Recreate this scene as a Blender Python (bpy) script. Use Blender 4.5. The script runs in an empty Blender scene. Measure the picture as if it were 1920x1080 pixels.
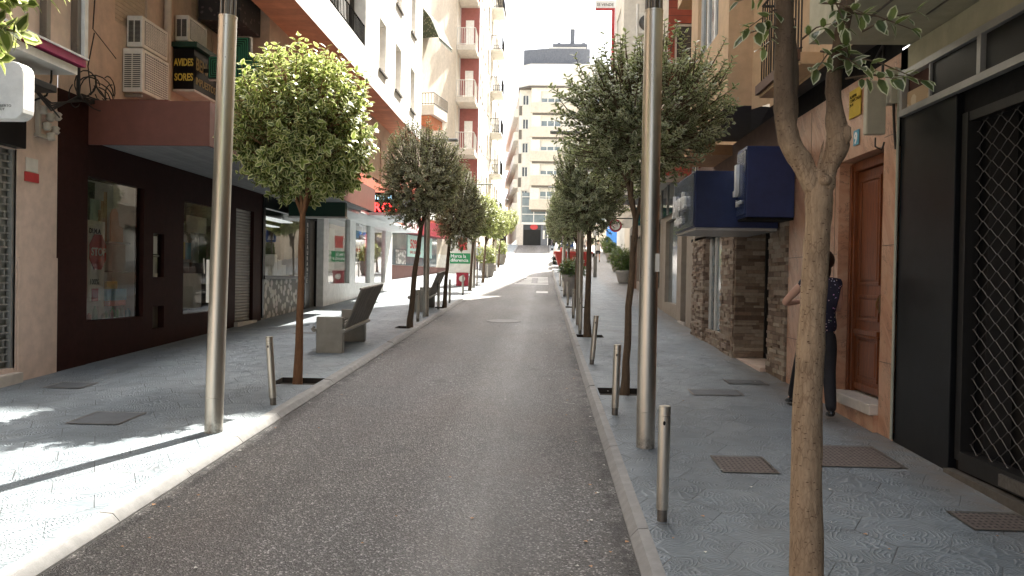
import bpy, bmesh, math, random
from mathutils import Vector, Matrix, noise
R = math.radians
sc = bpy.context.scene
col = sc.collection

# ------------------------------------------------------------------ camera
cam = bpy.data.cameras.new('camera'); camo = bpy.data.objects.new('camera', cam); col.objects.link(camo)
cam.sensor_width = 36.0; cam.lens = 27.75; cam.clip_start = 0.05; cam.clip_end = 600
CAM_YAW, CAM_PITCH, CAM_ROLL = R(2.233), R(-0.6585), R(1.0)
_f = Vector((-math.sin(CAM_YAW)*math.cos(CAM_PITCH), math.cos(CAM_YAW)*math.cos(CAM_PITCH), math.sin(CAM_PITCH)))
_r = Vector((math.cos(CAM_YAW), math.sin(CAM_YAW), 0)); _u = _r.cross(_f)
_r2 = _r*math.cos(CAM_ROLL)+_u*math.sin(CAM_ROLL); _u2 = -_r*math.sin(CAM_ROLL)+_u*math.cos(CAM_ROLL)
camo.matrix_world = Matrix(((_r2.x,_u2.x,-_f.x,0),(_r2.y,_u2.y,-_f.y,0),(_r2.z,_u2.z,-_f.z,1.7),(0,0,0,1)))
sc.camera = camo

# ------------------------------------------------------------------ sky, sun, exposure
SUN_EL, SUN_AZ = R(52), R(24)            # azimuth clockwise from +Y (up the street)
w = bpy.data.worlds.new('World'); sc.world = w; w.use_nodes = True
nt = w.node_tree; nt.nodes.clear()
sky = nt.nodes.new('ShaderNodeTexSky'); sky.sky_type = 'NISHITA'; sky.sun_disc = False
sky.sun_elevation = SUN_EL; sky.sun_rotation = SUN_AZ; sky.air_density = 1.0; sky.dust_density = 5.0; sky.ozone_density = 1.0
hs = nt.nodes.new('ShaderNodeHueSaturation'); hs.inputs['Saturation'].default_value = 0.45
bg = nt.nodes.new('ShaderNodeBackground'); bg.inputs['Strength'].default_value = 0.128
wo = nt.nodes.new('ShaderNodeOutputWorld')
nt.links.new(sky.outputs[0], hs.inputs['Color']); nt.links.new(hs.outputs[0], bg.inputs['Color']); nt.links.new(bg.outputs[0], wo.inputs['Surface'])
sun = bpy.data.lights.new('sun', 'SUN'); suno = bpy.data.objects.new('sun', sun); col.objects.link(suno)
sun.energy = 5.0; sun.angle = R(0.55); sun.color = (1.0, 0.95, 0.86)
sd = Vector((math.sin(SUN_AZ)*math.cos(SUN_EL), math.cos(SUN_AZ)*math.cos(SUN_EL), math.sin(SUN_EL)))
suno.rotation_euler = sd.to_track_quat('Z', 'Y').to_euler(); suno.location = (20, 40, 60)
sc.view_settings.view_transform = 'Standard'; sc.view_settings.look = 'None'
sc.view_settings.gamma = 1.0; sc.view_settings.use_curve_mapping = False
sc.view_settings.exposure = 2.1

# ------------------------------------------------------------------ helpers
def gz(y):
    if y > 80: y = 80
    return .0385*y + (.00068*(y-25)**2 if y > 25 else 0)
def pz(y): return gz(y)+.06          # pavement height
W = {}                               # world position of every root / part origin
def tag(o, label=None, cat=None, group=None, kind=None):
    if label: o['label'] = label
    if cat: o['category'] = cat
    if group: o['group'] = group
    if kind: o['kind'] = kind
    return o
def thing(name, loc, label, cat, group=None):
    o = bpy.data.objects.new(name, None); o.empty_display_size = .2; col.objects.link(o)
    o.location = loc; W[o] = Vector(loc)
    return tag(o, label, cat, group)
def link(name, me, mat, parent=None, origin=None):
    o = bpy.data.objects.new(name, me); col.objects.link(o)
    if mat is not None and len(me.materials) == 0:
        for m in (mat if isinstance(mat, (list, tuple)) else [mat]): me.materials.append(m)
    if parent is not None:
        o.parent = parent; W[o] = W[parent]
    else:
        o.location = origin or (0, 0, 0); W[o] = Vector(o.location)
    return o
class MB:
    def __init__(s): s.v = []; s.f = []; s.m = []; s.sm = []; s.att = None; s.cols = None
    def add(s, vs, fs, mi=0, smooth=False):
        b = len(s.v); s.v += [tuple(p) for p in vs]
        for f in fs: s.f.append([i+b for i in f]); s.m.append(mi); s.sm.append(smooth)
        return s
    def box(s, x0, x1, y0, y1, z0, z1, mi=0):
        vs = [(x0,y0,z0),(x1,y0,z0),(x1,y1,z0),(x0,y1,z0),(x0,y0,z1),(x1,y0,z1),(x1,y1,z1),(x0,y1,z1)]
        return s.add(vs, [(0,3,2,1),(4,5,6,7),(0,1,5,4),(1,2,6,5),(2,3,7,6),(3,0,4,7)], mi)
    def obox(s, O, U, V, N, u0, u1, v0, v1, n0, n1, mi=0):      # box in a frame
        vs = [O+U*a+V*b+N*c for c in (n0, n1) for (a, b) in ((u0,v0),(u1,v0),(u1,v1),(u0,v1))]
        return s.add(vs, [(0,3,2,1),(4,5,6,7),(0,1,5,4),(1,2,6,5),(2,3,7,6),(3,0,4,7)], mi)
    def quad(s, a, b, c, d, mi=0): return s.add([a,b,c,d], [(0,1,2,3)], mi)
    def prism(s, poly, z0, z1, mi=0):                            # poly of (x,y), z extrude; z may be callables
        n = len(poly); g = lambda z, p: z(p) if callable(z) else z
        vs = [(p[0],p[1],g(z0,p)) for p in poly]+[(p[0],p[1],g(z1,p)) for p in poly]
        fs = [tuple(range(n))[::-1], tuple(range(n, 2*n))]+[(i,(i+1)%n,(i+1)%n+n,i+n) for i in range(n)]
        return s.add(vs, fs, mi)
    def tube(s, pts, rad, n=8, mi=0, smooth=True, cap=True):
        pts = [Vector(p) for p in pts]; k = len(pts)
        if not isinstance(rad, (list, tuple)): rad = [rad]*k
        vs = []; fs = []; up = None
        for i, p in enumerate(pts):
            t = (pts[min(i+1,k-1)]-pts[max(i-1,0)])
            if t.length < 1e-9: t = Vector((0,0,1))
            t.normalize()
            if up is None:
                a = Vector((1,0,0)) if abs(t.x) < .8 else Vector((0,1,0)); up = (a-t*a.dot(t)).normalized()
            else:
                up = (up-t*up.dot(t));
                up = up.normalized() if up.length > 1e-6 else Vector((1,0,0))
            b = t.cross(up)
            for j in range(n):
                a = 2*math.pi*j/n; vs.append(p+(up*math.cos(a)+b*math.sin(a))*rad[i])
        for i in range(k-1):
            for j in range(n): fs.append((i*n+j, i*n+(j+1)%n, (i+1)*n+(j+1)%n, (i+1)*n+j))
        s.add(vs, fs, mi, smooth)
        if cap: s.add(vs[:n], [tuple(range(n))[::-1]], mi); s.add(vs[-n:], [tuple(range(n))], mi)
        return s
    def lathe(s, c, prof, n=16, mi=0, smooth=True):              # prof of (r,z)
        vs = []; fs = []; k = len(prof)
        for (r, z) in prof:
            for j in range(n):
                a = 2*math.pi*j/n; vs.append((c[0]+r*math.cos(a), c[1]+r*math.sin(a), c[2]+z))
        for i in range(k-1):
            for j in range(n): fs.append((i*n+j, i*n+(j+1)%n, (i+1)*n+(j+1)%n, (i+1)*n+j))
        fs.append(tuple(range(n))[::-1]); fs.append(tuple(range((k-1)*n, k*n)))
        return s.add(vs, fs, mi, smooth)
    def ball(s, c, r, n=10, mi=0, jit=0, rng=None):
        if not isinstance(r, (list, tuple)): r = (r, r, r)
        vs = []; fs = []; m = max(4, n//2+1)
        for i in range(m+1):
            th = math.pi*i/m
            for j in range(n):
                a = 2*math.pi*j/n; q = 1+(rng.uniform(-jit, jit) if rng else 0)
                vs.append((c[0]+r[0]*q*math.sin(th)*math.cos(a), c[1]+r[1]*q*math.sin(th)*math.sin(a), c[2]+r[2]*q*math.cos(th)))
        for i in range(m):
            for j in range(n): fs.append((i*n+j, (i+1)*n+j, (i+1)*n+(j+1)%n, i*n+(j+1)%n))
        return s.add(vs, fs, mi, True)
    def mesh(s, name, off=Vector((0,0,0)), mats=None):
        me = bpy.data.meshes.new(name)
        me.from_pydata([(p[0]-off.x, p[1]-off.y, p[2]-off.z) for p in s.v], [], s.f)
        me.polygons.foreach_set('material_index', s.m); me.polygons.foreach_set('use_smooth', s.sm)
        if s.att is not None:
            a = me.attributes.new('edge', 'FLOAT', 'POINT'); a.data.foreach_set('value', s.att)
        if s.cols is not None:
            a = me.attributes.new('tone', 'FLOAT', 'FACE'); a.data.foreach_set('value', s.cols)
        if mats:
            for m in (mats if isinstance(mats, (list, tuple)) else [mats]): me.materials.append(m)
        me.update(); return me
    def build(s, name, mat, parent=None, origin=None, bevel=0):
        off = W[parent] if parent is not None else Vector(origin or (0,0,0))
        me = s.mesh(name, off, mat); o = link(name, me, None, parent, origin)
        if bevel:
            bm = o.modifiers.new('bevel', 'BEVEL'); bm.width = bevel; bm.segments = 2; bm.limit_method = 'ANGLE'
        return o
def copy_tree(o, parent=None):
    c = o.copy(); col.objects.link(c); W[c] = Vector(W[o])
    if parent is not None: c.parent = parent
    for ch in list(o.children): copy_tree(ch, c)
    return c
X_, Y_, Z_ = Vector((1,0,0)), Vector((0,1,0)), Vector((0,0,1))
def text(s, size, O, U, N, mat, parent, name='lettering', extrude=.004, align='LEFT', bold=0, V=Z_, sx=1.0, spacing=1.0):
    cu = bpy.data.curves.new('t', 'FONT'); cu.body = s; cu.size = size; cu.extrude = extrude; cu.align_x = align
    cu.offset = bold; cu.resolution_u = 3; cu.space_character = spacing; cu.space_line = .9
    to = bpy.data.objects.new('t', cu); col.objects.link(to)
    dg = bpy.context.evaluated_depsgraph_get(); dg.update()
    me = bpy.data.meshes.new_from_object(to.evaluated_get(dg)); me.name = name
    bpy.data.objects.remove(to); bpy.data.curves.remove(cu)
    U = Vector(U)*sx; V = Vector(V); N = Vector(N); O = Vector(O)+N*extrude
    off = W[parent] if parent is not None else Vector((0,0,0))
    for v in me.vertices: v.co = O+U*v.co.x+V*v.co.y+N*v.co.z-off
    me.materials.clear(); me.materials.append(mat)
    return link(name, me, None, parent)

# wall sheet with rectangular openings, in a frame O + U*u + V*v, outward normal N; reveals go inward
def wall(mb, O, U, N, w_, h_, holes=(), depth=.12, mi=0, V=Z_):
    us = sorted(set([0, w_]+[a for h in holes for a in h[:2]])); vs = sorted(set([0, h_]+[a for h in holes for a in h[2:4]]))
    for i in range(len(us)-1):
        for j in range(len(vs)-1):
            cu, cv = (us[i]+us[i+1])/2, (vs[j]+vs[j+1])/2
            if any(h[0] < cu < h[1] and h[2] < cv < h[3] for h in holes): continue
            mb.quad(O+U*us[i]+V*vs[j], O+U*us[i+1]+V*vs[j], O+U*us[i+1]+V*vs[j+1], O+U*us[i]+V*vs[j+1], mi)
    for (a, b, c, d) in [h[:4] for h in holes]:
        p = [O+U*a+V*c, O+U*b+V*c, O+U*b+V*d, O+U*a+V*d]; q = [x-N*depth for x in p]
        for k in range(4): mb.quad(p[k], p[(k+1)%4], q[(k+1)%4], q[k], mi)
def window(par, O, U, N, u0, u1, v0, v1, mats, depth=.12, shutter=0.0, fr=.05, mull=1, sill=True, name='window', bars=0):
    """frame + pane (+ blind, sill) filling an opening"""
    fm, pm, bm_, sm = mats; m = MB(); V = Z_; n0, n1 = -depth, -depth+.05
    m.obox(O,U,V,N,u0,u1,v0,v0+fr,n0,n1); m.obox(O,U,V,N,u0,u1,v1-fr,v1,n0,n1)
    m.obox(O,U,V,N,u0,u0+fr,v0+fr,v1-fr,n0,n1); m.obox(O,U,V,N,u1-fr,u1,v0+fr,v1-fr,n0,n1)
    for k in range(1, mull+1):
        c = u0+(u1-u0)*k/(mull+1); m.obox(O,U,V,N,c-fr*.5,c+fr*.5,v0+fr,v1-fr,n0,n1-.003)
    f = m.build(name, fm, par)
    p = MB(); p.quad(O+U*u0+V*v0-N*(depth-.02), O+U*u1+V*v0-N*(depth-.02), O+U*u1+V*v1-N*(depth-.02), O+U*u0+V*v1-N*(depth-.02)).build('pane', pm, f)
    if shutter > 0:
        b = MB(); h = (v1-v0)*shutter; k = max(2, int(h/.06))
        for i in range(k):
            z0 = v1-h+h*i/k; b.obox(O,U,V,N,u0+.01,u1-.01,z0+.004,z0+h/k,n1+.004,n1+.022)
        b.build('blind', bm_, f)
    if sill: MB().obox(O,U,V,N,u0-.06,u1+.06,v0-.06,v0-.003,-depth+.06,.06).build('sill', sm, f)
    return f
def railing(mb, pts, z0, h, step=.11, r=.009, rail=.02):
    for a, b in zip(pts[:-1], pts[1:]):
        a = Vector(a); b = Vector(b); L = (b-a).length; n = max(1, int(L/step))
        for zz in (z0+.06, z0+h): mb.tube([(a.x,a.y,zz),(b.x,b.y,zz)], rail, 4, smooth=False)
        for i in range(n+1):
            p = a+(b-a)*(i/n); mb.tube([(p.x,p.y,z0),(p.x,p.y,z0+h)], r, 4, smooth=False, cap=False)

# ------------------------------------------------------------------ materials
def newmat(name):
    m = bpy.data.materials.new(name); m.use_nodes = True; n = m.node_tree; n.nodes.clear()
    out = n.nodes.new('ShaderNodeOutputMaterial'); p = n.nodes.new('ShaderNodeBsdfPrincipled')
    n.links.new(p.outputs[0], out.inputs[0]); return m, n, p, out
class G:
    """tiny node-graph helper"""
    def __init__(s, n): s.n = n; s.L = n.links
    def nd(s, t, **k):
        a = s.n.nodes.new(t)
        for q, v in k.items(): setattr(a, q, v)
        return a
    def put(s, sock, v):
        if hasattr(v, 'is_output') or isinstance(v, bpy.types.NodeSocket): s.L.new(v, sock)
        else: sock.default_value = v
    def m(s, op, a, b=0.0, c=None, clamp=False):
        x = s.nd('ShaderNodeMath', operation=op, use_clamp=clamp); s.put(x.inputs[0], a); s.put(x.inputs[1], b)
        if c is not None: s.put(x.inputs[2], c)
        return x.outputs[0]
    def pos(s): return s.nd('ShaderNodeNewGeometry').outputs['Position']
    def obj(s): return s.nd('ShaderNodeTexCoord').outputs['Object']
    def mapv(s, v, scale=(1,1,1), rot=(0,0,0)):
        x = s.nd('ShaderNodeMapping'); s.L.new(v, x.inputs[0]); x.inputs['Scale'].default_value = scale; x.inputs['Rotation'].default_value = rot; return x.outputs[0]
    def noise(s, v, scale, detail=4, rough=.6, dist=0, out='Fac'):
        x = s.nd('ShaderNodeTexNoise'); s.L.new(v, x.inputs['Vector']); x.inputs['Scale'].default_value = scale
        x.inputs['Detail'].default_value = detail; x.inputs['Roughness'].default_value = rough; x.inputs['Distortion'].default_value = dist
        return x.outputs[0 if out == 'Fac' else 1]
    def vor(s, v, scale, feature='F1', out='Distance', rnd=1.0, dim='3D'):
        x = s.nd('ShaderNodeTexVoronoi', feature=feature, voronoi_dimensions=dim); s.L.new(v, x.inputs['Vector']); x.inputs['Scale'].default_value = scale
        x.inputs['Randomness'].default_value = rnd; return x.outputs[out]
    def ramp(s, f, stops, interp='LINEAR'):
        x = s.nd('ShaderNodeValToRGB'); s.L.new(f, x.inputs[0]); cr = x.color_ramp; cr.interpolation = interp
        while len(cr.elements) < len(stops): cr.elements.new(.5)
        for e, (p, c) in zip(cr.elements, stops): e.position = p; e.color = (c[0],c[1],c[2],1) if isinstance(c, (tuple, list)) else (c,c,c,1)
        return x.outputs[0]
    def mix(s, f, a, b, bt='MIX'):
        x = s.nd('ShaderNodeMix', data_type='RGBA', blend_type=bt); s.put(x.inputs[0], f)
        for i, v in ((6, a), (7, b)):
            if isinstance(v, (tuple, list)): x.inputs[i].default_value = (v[0], v[1], v[2], 1)
            else: s.L.new(v, x.inputs[i])
        return x.outputs[2]
    def bump(s, h, strength=.3, dist=.01, normal=None):
        x = s.nd('ShaderNodeBump'); s.L.new(h, x.inputs['Height']); x.inputs['Strength'].default_value = strength; x.inputs['Distance'].default_value = dist
        if normal is not None: s.L.new(normal, x.inputs['Normal'])
        return x.outputs[0]
def plain(name, c, rough=.6, metal=0, var=.12, scale=6, bump=.15, bscale=60, spec=.5, emis=None, estr=0, dirt=0.0, coat=0):
    m, n, p, _ = newmat(name); g = G(n); v = g.obj()
    f = g.noise(v, scale, 5, .65)
    lo = tuple(x*(1-var) for x in c); hi = tuple(min(1, x*(1+var)) for x in c)
    cc = g.ramp(f, [(.3, lo), (.7, hi)])
    if dirt:
        d = g.ramp(g.noise(g.mapv(v, (1,1,.22)), 1.7, 6, .7, .6), [(.45, 0.0), (.75, 1.0)])
        cc = g.mix(g.m('MULTIPLY', d, dirt), cc, tuple(x*.45 for x in c))
    n.links.new(cc, p.inputs['Base Color'])
    rr = g.m('MULTIPLY_ADD', g.noise(v, scale*3, 3), .25*rough, rough*.87); n.links.new(rr, p.inputs['Roughness'])
    p.inputs['Metallic'].default_value = metal; p.inputs['Specular IOR Level'].default_value = spec
    if coat: p.inputs['Coat Weight'].default_value = coat; p.inputs['Coat Roughness'].default_value = .08
    if bump: n.links.new(g.bump(g.noise(v, bscale, 4), bump, .004), p.inputs['Normal'])
    if emis: p.inputs['Emission Color'].default_value = (*emis, 1); p.inputs['Emission Strength'].default_value = estr
    return m
def mat_asphalt():
    m, n, p, _ = newmat('asphalt'); g = G(n); v = g.pos()
    big = g.noise(g.mapv(v, (.9,.22,1)), 1.3, 5, .6); fine = g.noise(v, 55, 5, .75)
    cell = g.vor(v, 105, out='Color'); cs = g.nd('ShaderNodeSeparateColor'); n.links.new(cell, cs.inputs[0])
    stone = g.ramp(cs.outputs[0], [(.0,(.026,.025,.024)),(.5,(.068,.065,.061)),(.82,(.125,.12,.112)),(.93,(.34,.33,.31)),(1.0,(.60,.58,.55))])
    c = g.mix(.35, stone, g.ramp(fine, [(.3,(.045,.042,.039)),(.7,(.13,.122,.112))]))
    c = g.mix(1.0, c, g.ramp(big, [(.25,.66),(.75,1.30)]), 'MULTIPLY'); c = g.mix(1.0, c, g.ramp(g.noise(g.mapv(v, (1,.5,1)), .55, 5, .6), [(.35,(.90,.86,.82)),(.65,(1.06,1.08,1.12))]), 'MULTIPLY')
    # worn, polished lane middle with its sky sheen painted pale; dusty gutters
    sx = g.nd('ShaderNodeSeparateXYZ'); n.links.new(v, sx.inputs[0])
    mid = g.m('SUBTRACT', 1.0, g.m('MULTIPLY', g.m('ABSOLUTE', g.m('ADD', sx.outputs[0], .38)), 1.9), clamp=True)
    mid = g.m('MULTIPLY', mid, g.noise(g.mapv(v, (1,.3,1)), 2.2, 4), clamp=True)
    c = g.mix(g.m('MULTIPLY', mid, .55), c, (.27,.275,.27))
    gut = g.m('MULTIPLY', g.m('SUBTRACT', g.m('ABSOLUTE', g.m('ADD', sx.outputs[0], 1.0)), 1.37), 9.0, clamp=True)
    gut = g.m('MULTIPLY', gut, g.ramp(g.noise(v, 5, 5, .7), [(.44,0),(.52,1)]), clamp=True)
    c = g.mix(g.m('MULTIPLY', gut, .85), c, (.020,.018,.017))
    oil = g.ramp(g.m('ADD', g.vor(g.mapv(v, (1,.6,1)), 1.3), g.m('MULTIPLY', g.noise(v, 6, 4), .35)), [(.22,1),(.36,0)]); c = g.mix(g.m('MULTIPLY', oil, .45), c, (.030,.028,.027))
    trk = g.m('SUBTRACT', 1.0, g.m('MULTIPLY', g.m('ABSOLUTE', g.m('SUBTRACT', g.m('ABSOLUTE', g.m('ADD', sx.outputs[0], 1.0)), .75)), 4.0), clamp=True); c = g.mix(g.m('MULTIPLY', trk, g.m('MULTIPLY', big, .5)), c, (.040,.038,.037))
    red = g.ramp(g.noise(v, .8, 4, .6), [(.5,0),(.72,1)])
    c = g.mix(g.m('MULTIPLY', red, .35), c, (.11,.085,.075))
    n.links.new(c, p.inputs['Base Color'])
    rr = g.m('SUBTRACT', g.m('MULTIPLY_ADD', cs.outputs[1], .35, .42), g.m('MULTIPLY', mid, .22)); n.links.new(rr, p.inputs['Roughness'])
    b = g.bump(g.vor(v, 105), .9, .008); n.links.new(g.bump(fine, .5, .006, b), p.inputs['Normal'])
    return m
def mat_pavement(name, dull=0.0):
    """blue-grey hexagonal cement tiles with a pressed relief of scallops and whorls"""
    m, n, p, _ = newmat(name); g = G(n); v = g.pos()
    s = g.nd('ShaderNodeSeparateXYZ'); n.links.new(v, s.inputs[0]); S = .5
    px = g.m('DIVIDE', s.outputs[1], S); py = g.m('DIVIDE', s.outputs[0], S); H = 1.7320508
    ax = g.m('SUBTRACT', g.m('FLOORED_MODULO', px, 1.0), .5); ay = g.m('SUBTRACT', g.m('FLOORED_MODULO', py, H), H/2)
    bx = g.m('SUBTRACT', g.m('FLOORED_MODULO', g.m('SUBTRACT', px, .5), 1.0), .5); by = g.m('SUBTRACT', g.m('FLOORED_MODULO', g.m('SUBTRACT', py, H/2), H), H/2)
    la = g.m('ADD', g.m('MULTIPLY', ax, ax), g.m('MULTIPLY', ay, ay)); lb = g.m('ADD', g.m('MULTIPLY', bx, bx), g.m('MULTIPLY', by, by))
    k = g.m('LESS_THAN', la, lb); 
    gx = g.m('ADD', g.m('MULTIPLY', ax, k), g.m('MULTIPLY', bx, g.m('SUBTRACT', 1.0, k))); gy = g.m('ADD', g.m('MULTIPLY', ay, k), g.m('MULTIPLY', by, g.m('SUBTRACT', 1.0, k)))
    hx = g.m('ABSOLUTE', gx); hy = g.m('ABSOLUTE', gy)
    d = g.m('MAXIMUM', g.m('ADD', g.m('MULTIPLY', hx, .5), g.m('MULTIPLY', hy, .8660254)), hx)
    joint = g.m('MULTIPLY', g.m('SUBTRACT', d, .4915), 250.0, clamp=True)
    idx = g.m('SUBTRACT', px, gx); idy = g.m('SUBTRACT', py, gy)
    cv = g.nd('ShaderNodeCombineXYZ'); n.links.new(idx, cv.inputs[0]); n.links.new(idy, cv.inputs[1])
    wn = g.nd('ShaderNodeTexWhiteNoise', noise_dimensions='2D'); n.links.new(cv.outputs[0], wn.inputs['Vector']); tone = wn.outputs['Value']
    # relief
    wob = g.noise(v, 7, 2, .5, 0, 'Color')
    vv = g.nd('ShaderNodeVectorMath', operation='MULTIPLY_ADD'); n.links.new(wob, vv.inputs[0]); vv.inputs[1].default_value = (.09,.09,.0); n.links.new(v, vv.inputs[2])
    vd = g.vor(vv.outputs[0], 3.4, dim='2D'); vp = g.vor(vv.outputs[0], 3.4, out='Position', dim='2D')
    ring = g.m('SINE', g.m('MULTIPLY', vd, 74.0))
    df = g.nd('ShaderNodeVectorMath', operation='SUBTRACT'); n.links.new(vv.outputs[0], df.inputs[0]); n.links.new(vp, df.inputs[1])
    ds = g.nd('ShaderNodeSeparateXYZ'); n.links.new(df.outputs[0], ds.inputs[0])
    ang = g.m('ARCTAN2', ds.outputs[1], ds.outputs[0]); ray = g.m('SINE', g.m('MULTIPLY', ang, 16.0))
    sel = g.ramp(g.noise(v, 2.6, 1), [(.47,0),(.53,1)])
    rel = g.m('MAXIMUM', ring, g.m('MULTIPLY', ray, sel)); rel = g.m('POWER', g.m('MULTIPLY_ADD', rel, .5, .5), 2.5)
    wear = g.ramp(g.noise(v, 1.1, 4, .6), [(.3,.35),(.7,1)])
    rel = g.m('MULTIPLY', rel, wear)
    stain = g.noise(g.mapv(v, (1,.6,1)), .9, 6, .65); 
    c = g.ramp(stain, [(.25,(.118,.144,.165)),(.5,(.165,.196,.216)),(.75,(.225,.248,.260))])
    c = g.mix(1.0, c, g.ramp(tone, [(0,.86),(1,1.1)]), 'MULTIPLY')
    c = g.mix(g.m('MULTIPLY', rel, .60), c, (.30,.345,.375)); c = g.mix(1.0, c, g.ramp(g.noise(v, 2.1, 6, .75), [(.3,.74),(.65,1.1)]), 'MULTIPLY')
    dirt = g.ramp(g.noise(v, 3.3, 7, .75), [(.55,0),(.75,1)])
    c = g.mix(g.m('MULTIPLY', dirt, .35), c, (.13,.115,.10))
    c = g.mix(g.m('MULTIPLY', joint, g.ramp(g.noise(v, 1.7, 3), [(.4,.2),(.6,.8)])), c, (.045,.048,.05))
    wl = g.m('MULTIPLY', g.m('SUBTRACT', s.outputs[0], 2.55), 2.2, clamp=True); c = g.mix(g.m('MULTIPLY', wl, g.ramp(g.noise(v, 5, 5, .7), [(.35,.25),(.65,.85)])), c, (.20,.165,.135))
    if dull: c = g.mix(dull, c, (.24,.22,.20))
    n.links.new(c, p.inputs['Base Color'])
    n.links.new(g.m('MULTIPLY_ADD', stain, .3, .38), p.inputs['Roughness'])
    hgt = g.m('SUBTRACT', rel, g.m('MULTIPLY', joint, .8))
    b = g.bump(hgt, .9, .009); n.links.new(g.bump(g.noise(v, 120, 3), .15, .003, b), p.inputs['Normal'])
    return m
def mat_leaf(name, green, margin, pale, amt=.72, trans=.42):
    m, n, p, out = newmat(name); g = G(n)
    at = g.nd('ShaderNodeAttribute', attribute_name='edge'); oi = g.nd('ShaderNodeNewGeometry').outputs['Random Per Island']
    base = g.ramp(oi, [(0, tuple(x*.75 for x in green)),(.5, green),(.85, pale),(1, tuple(x*1.25 for x in pale))])
    blot = g.noise(g.obj(), 14, 3)
    mk = g.m('MULTIPLY', g.m('SUBTRACT', g.m('ADD', at.outputs['Fac'], g.m('MULTIPLY', blot, .35)), amt+.1), 6.0, clamp=True)
    c = g.mix(mk, base, margin); n.links.new(c, p.inputs['Base Color']); p.inputs['Roughness'].default_value = .36
    tr = g.nd('ShaderNodeBsdfTranslucent'); n.links.new(g.mix(.5, c, (.35,.42,.10)), tr.inputs[0])
    mx = g.nd('ShaderNodeMixShader'); mx.inputs[0].default_value = trans
    n.links.new(p.outputs[0], mx.inputs[1]); n.links.new(tr.outputs[0], mx.inputs[2]); n.links.new(mx.outputs[0], out.inputs[0])
    return m
def mat_bark(name, c0, c1, scar, crack=0):
    m, n, p, _ = newmat(name); g = G(n); v = g.obj()
    f = g.noise(g.mapv(v, (1,1,.18)), 38, 6, .7); big = g.noise(v, 5, 5, .65)
    c = g.ramp(f, [(.3, c0),(.7, c1)]); c = g.mix(g.ramp(big, [(.5,0),(.75,.55)]), c, tuple(x*.55 for x in c0))
    if crack:
        ck = g.ramp(g.vor(g.mapv(v, (1,1,.32)), 62, feature='DISTANCE_TO_EDGE'), [(.0,1),(.10,0)]); ck = g.m('MULTIPLY', ck, g.ramp(g.noise(v, 8, 3), [(.35,0),(.6,1)])); c = g.mix(g.m('MULTIPLY', ck, .55), c, scar)
    sp = g.vor(g.mapv(v, (1,1,1.9)), 15); spn = g.ramp(g.m('ADD', sp, g.m('MULTIPLY', g.noise(v, 30, 3), .25)), [(.16,1),(.24,0)])
    gate = g.ramp(g.noise(v, 4.5, 2), [(.46,0),(.50,1)])
    k = g.m('MULTIPLY', spn, gate); c = g.mix(k, c, scar)
    if crack:
        lt = g.ramp(g.vor(g.mapv(v, (1,1,2.6)), 21), [(.13,1),(.17,0)]); c = g.mix(g.m('MULTIPLY', lt, .8), c, scar); k = g.m('MAXIMUM', k, lt)
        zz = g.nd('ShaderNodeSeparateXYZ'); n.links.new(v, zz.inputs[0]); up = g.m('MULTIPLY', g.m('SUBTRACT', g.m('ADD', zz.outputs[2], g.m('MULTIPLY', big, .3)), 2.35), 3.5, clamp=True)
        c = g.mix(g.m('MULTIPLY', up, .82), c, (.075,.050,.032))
    n.links.new(c, p.inputs['Base Color']); p.inputs['Roughness'].default_value = .85
    h = g.m('SUBTRACT', f, g.m('MULTIPLY', k, .6)); n.links.new(g.bump(h, .6, .012), p.inputs['Normal']); return m
def mat_glass(name, tint=(.9,.95,.93), base=.10):
    m, n, p, out = newmat(name); n.nodes.remove(p); g = G(n)
    t = g.nd('ShaderNodeBsdfTransparent'); t.inputs[0].default_value = (*tint, 1)
    gl = g.nd('ShaderNodeBsdfGlossy'); gl.inputs['Roughness'].default_value = .02; gl.inputs[0].default_value = (1,1,1,1)
    fr = g.nd('ShaderNodeFresnel'); fr.inputs[0].default_value = 1.52
    b = g.nd('ShaderNodeBump'); n.links.new(g.noise(g.obj(), .9, 2), b.inputs['Height']); b.inputs['Strength'].default_value = .12; b.inputs['Distance'].default_value = .02
    n.links.new(b.outputs[0], gl.inputs['Normal'])
    f = g.m('ADD', fr.outputs[0], base, clamp=True)
    mx = g.nd('ShaderNodeMixShader'); n.links.new(f, mx.inputs[0]); n.links.new(t.outputs[0], mx.inputs[1]); n.links.new(gl.outputs[0], mx.inputs[2]); n.links.new(mx.outputs[0], out.inputs[0]); return m
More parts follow.
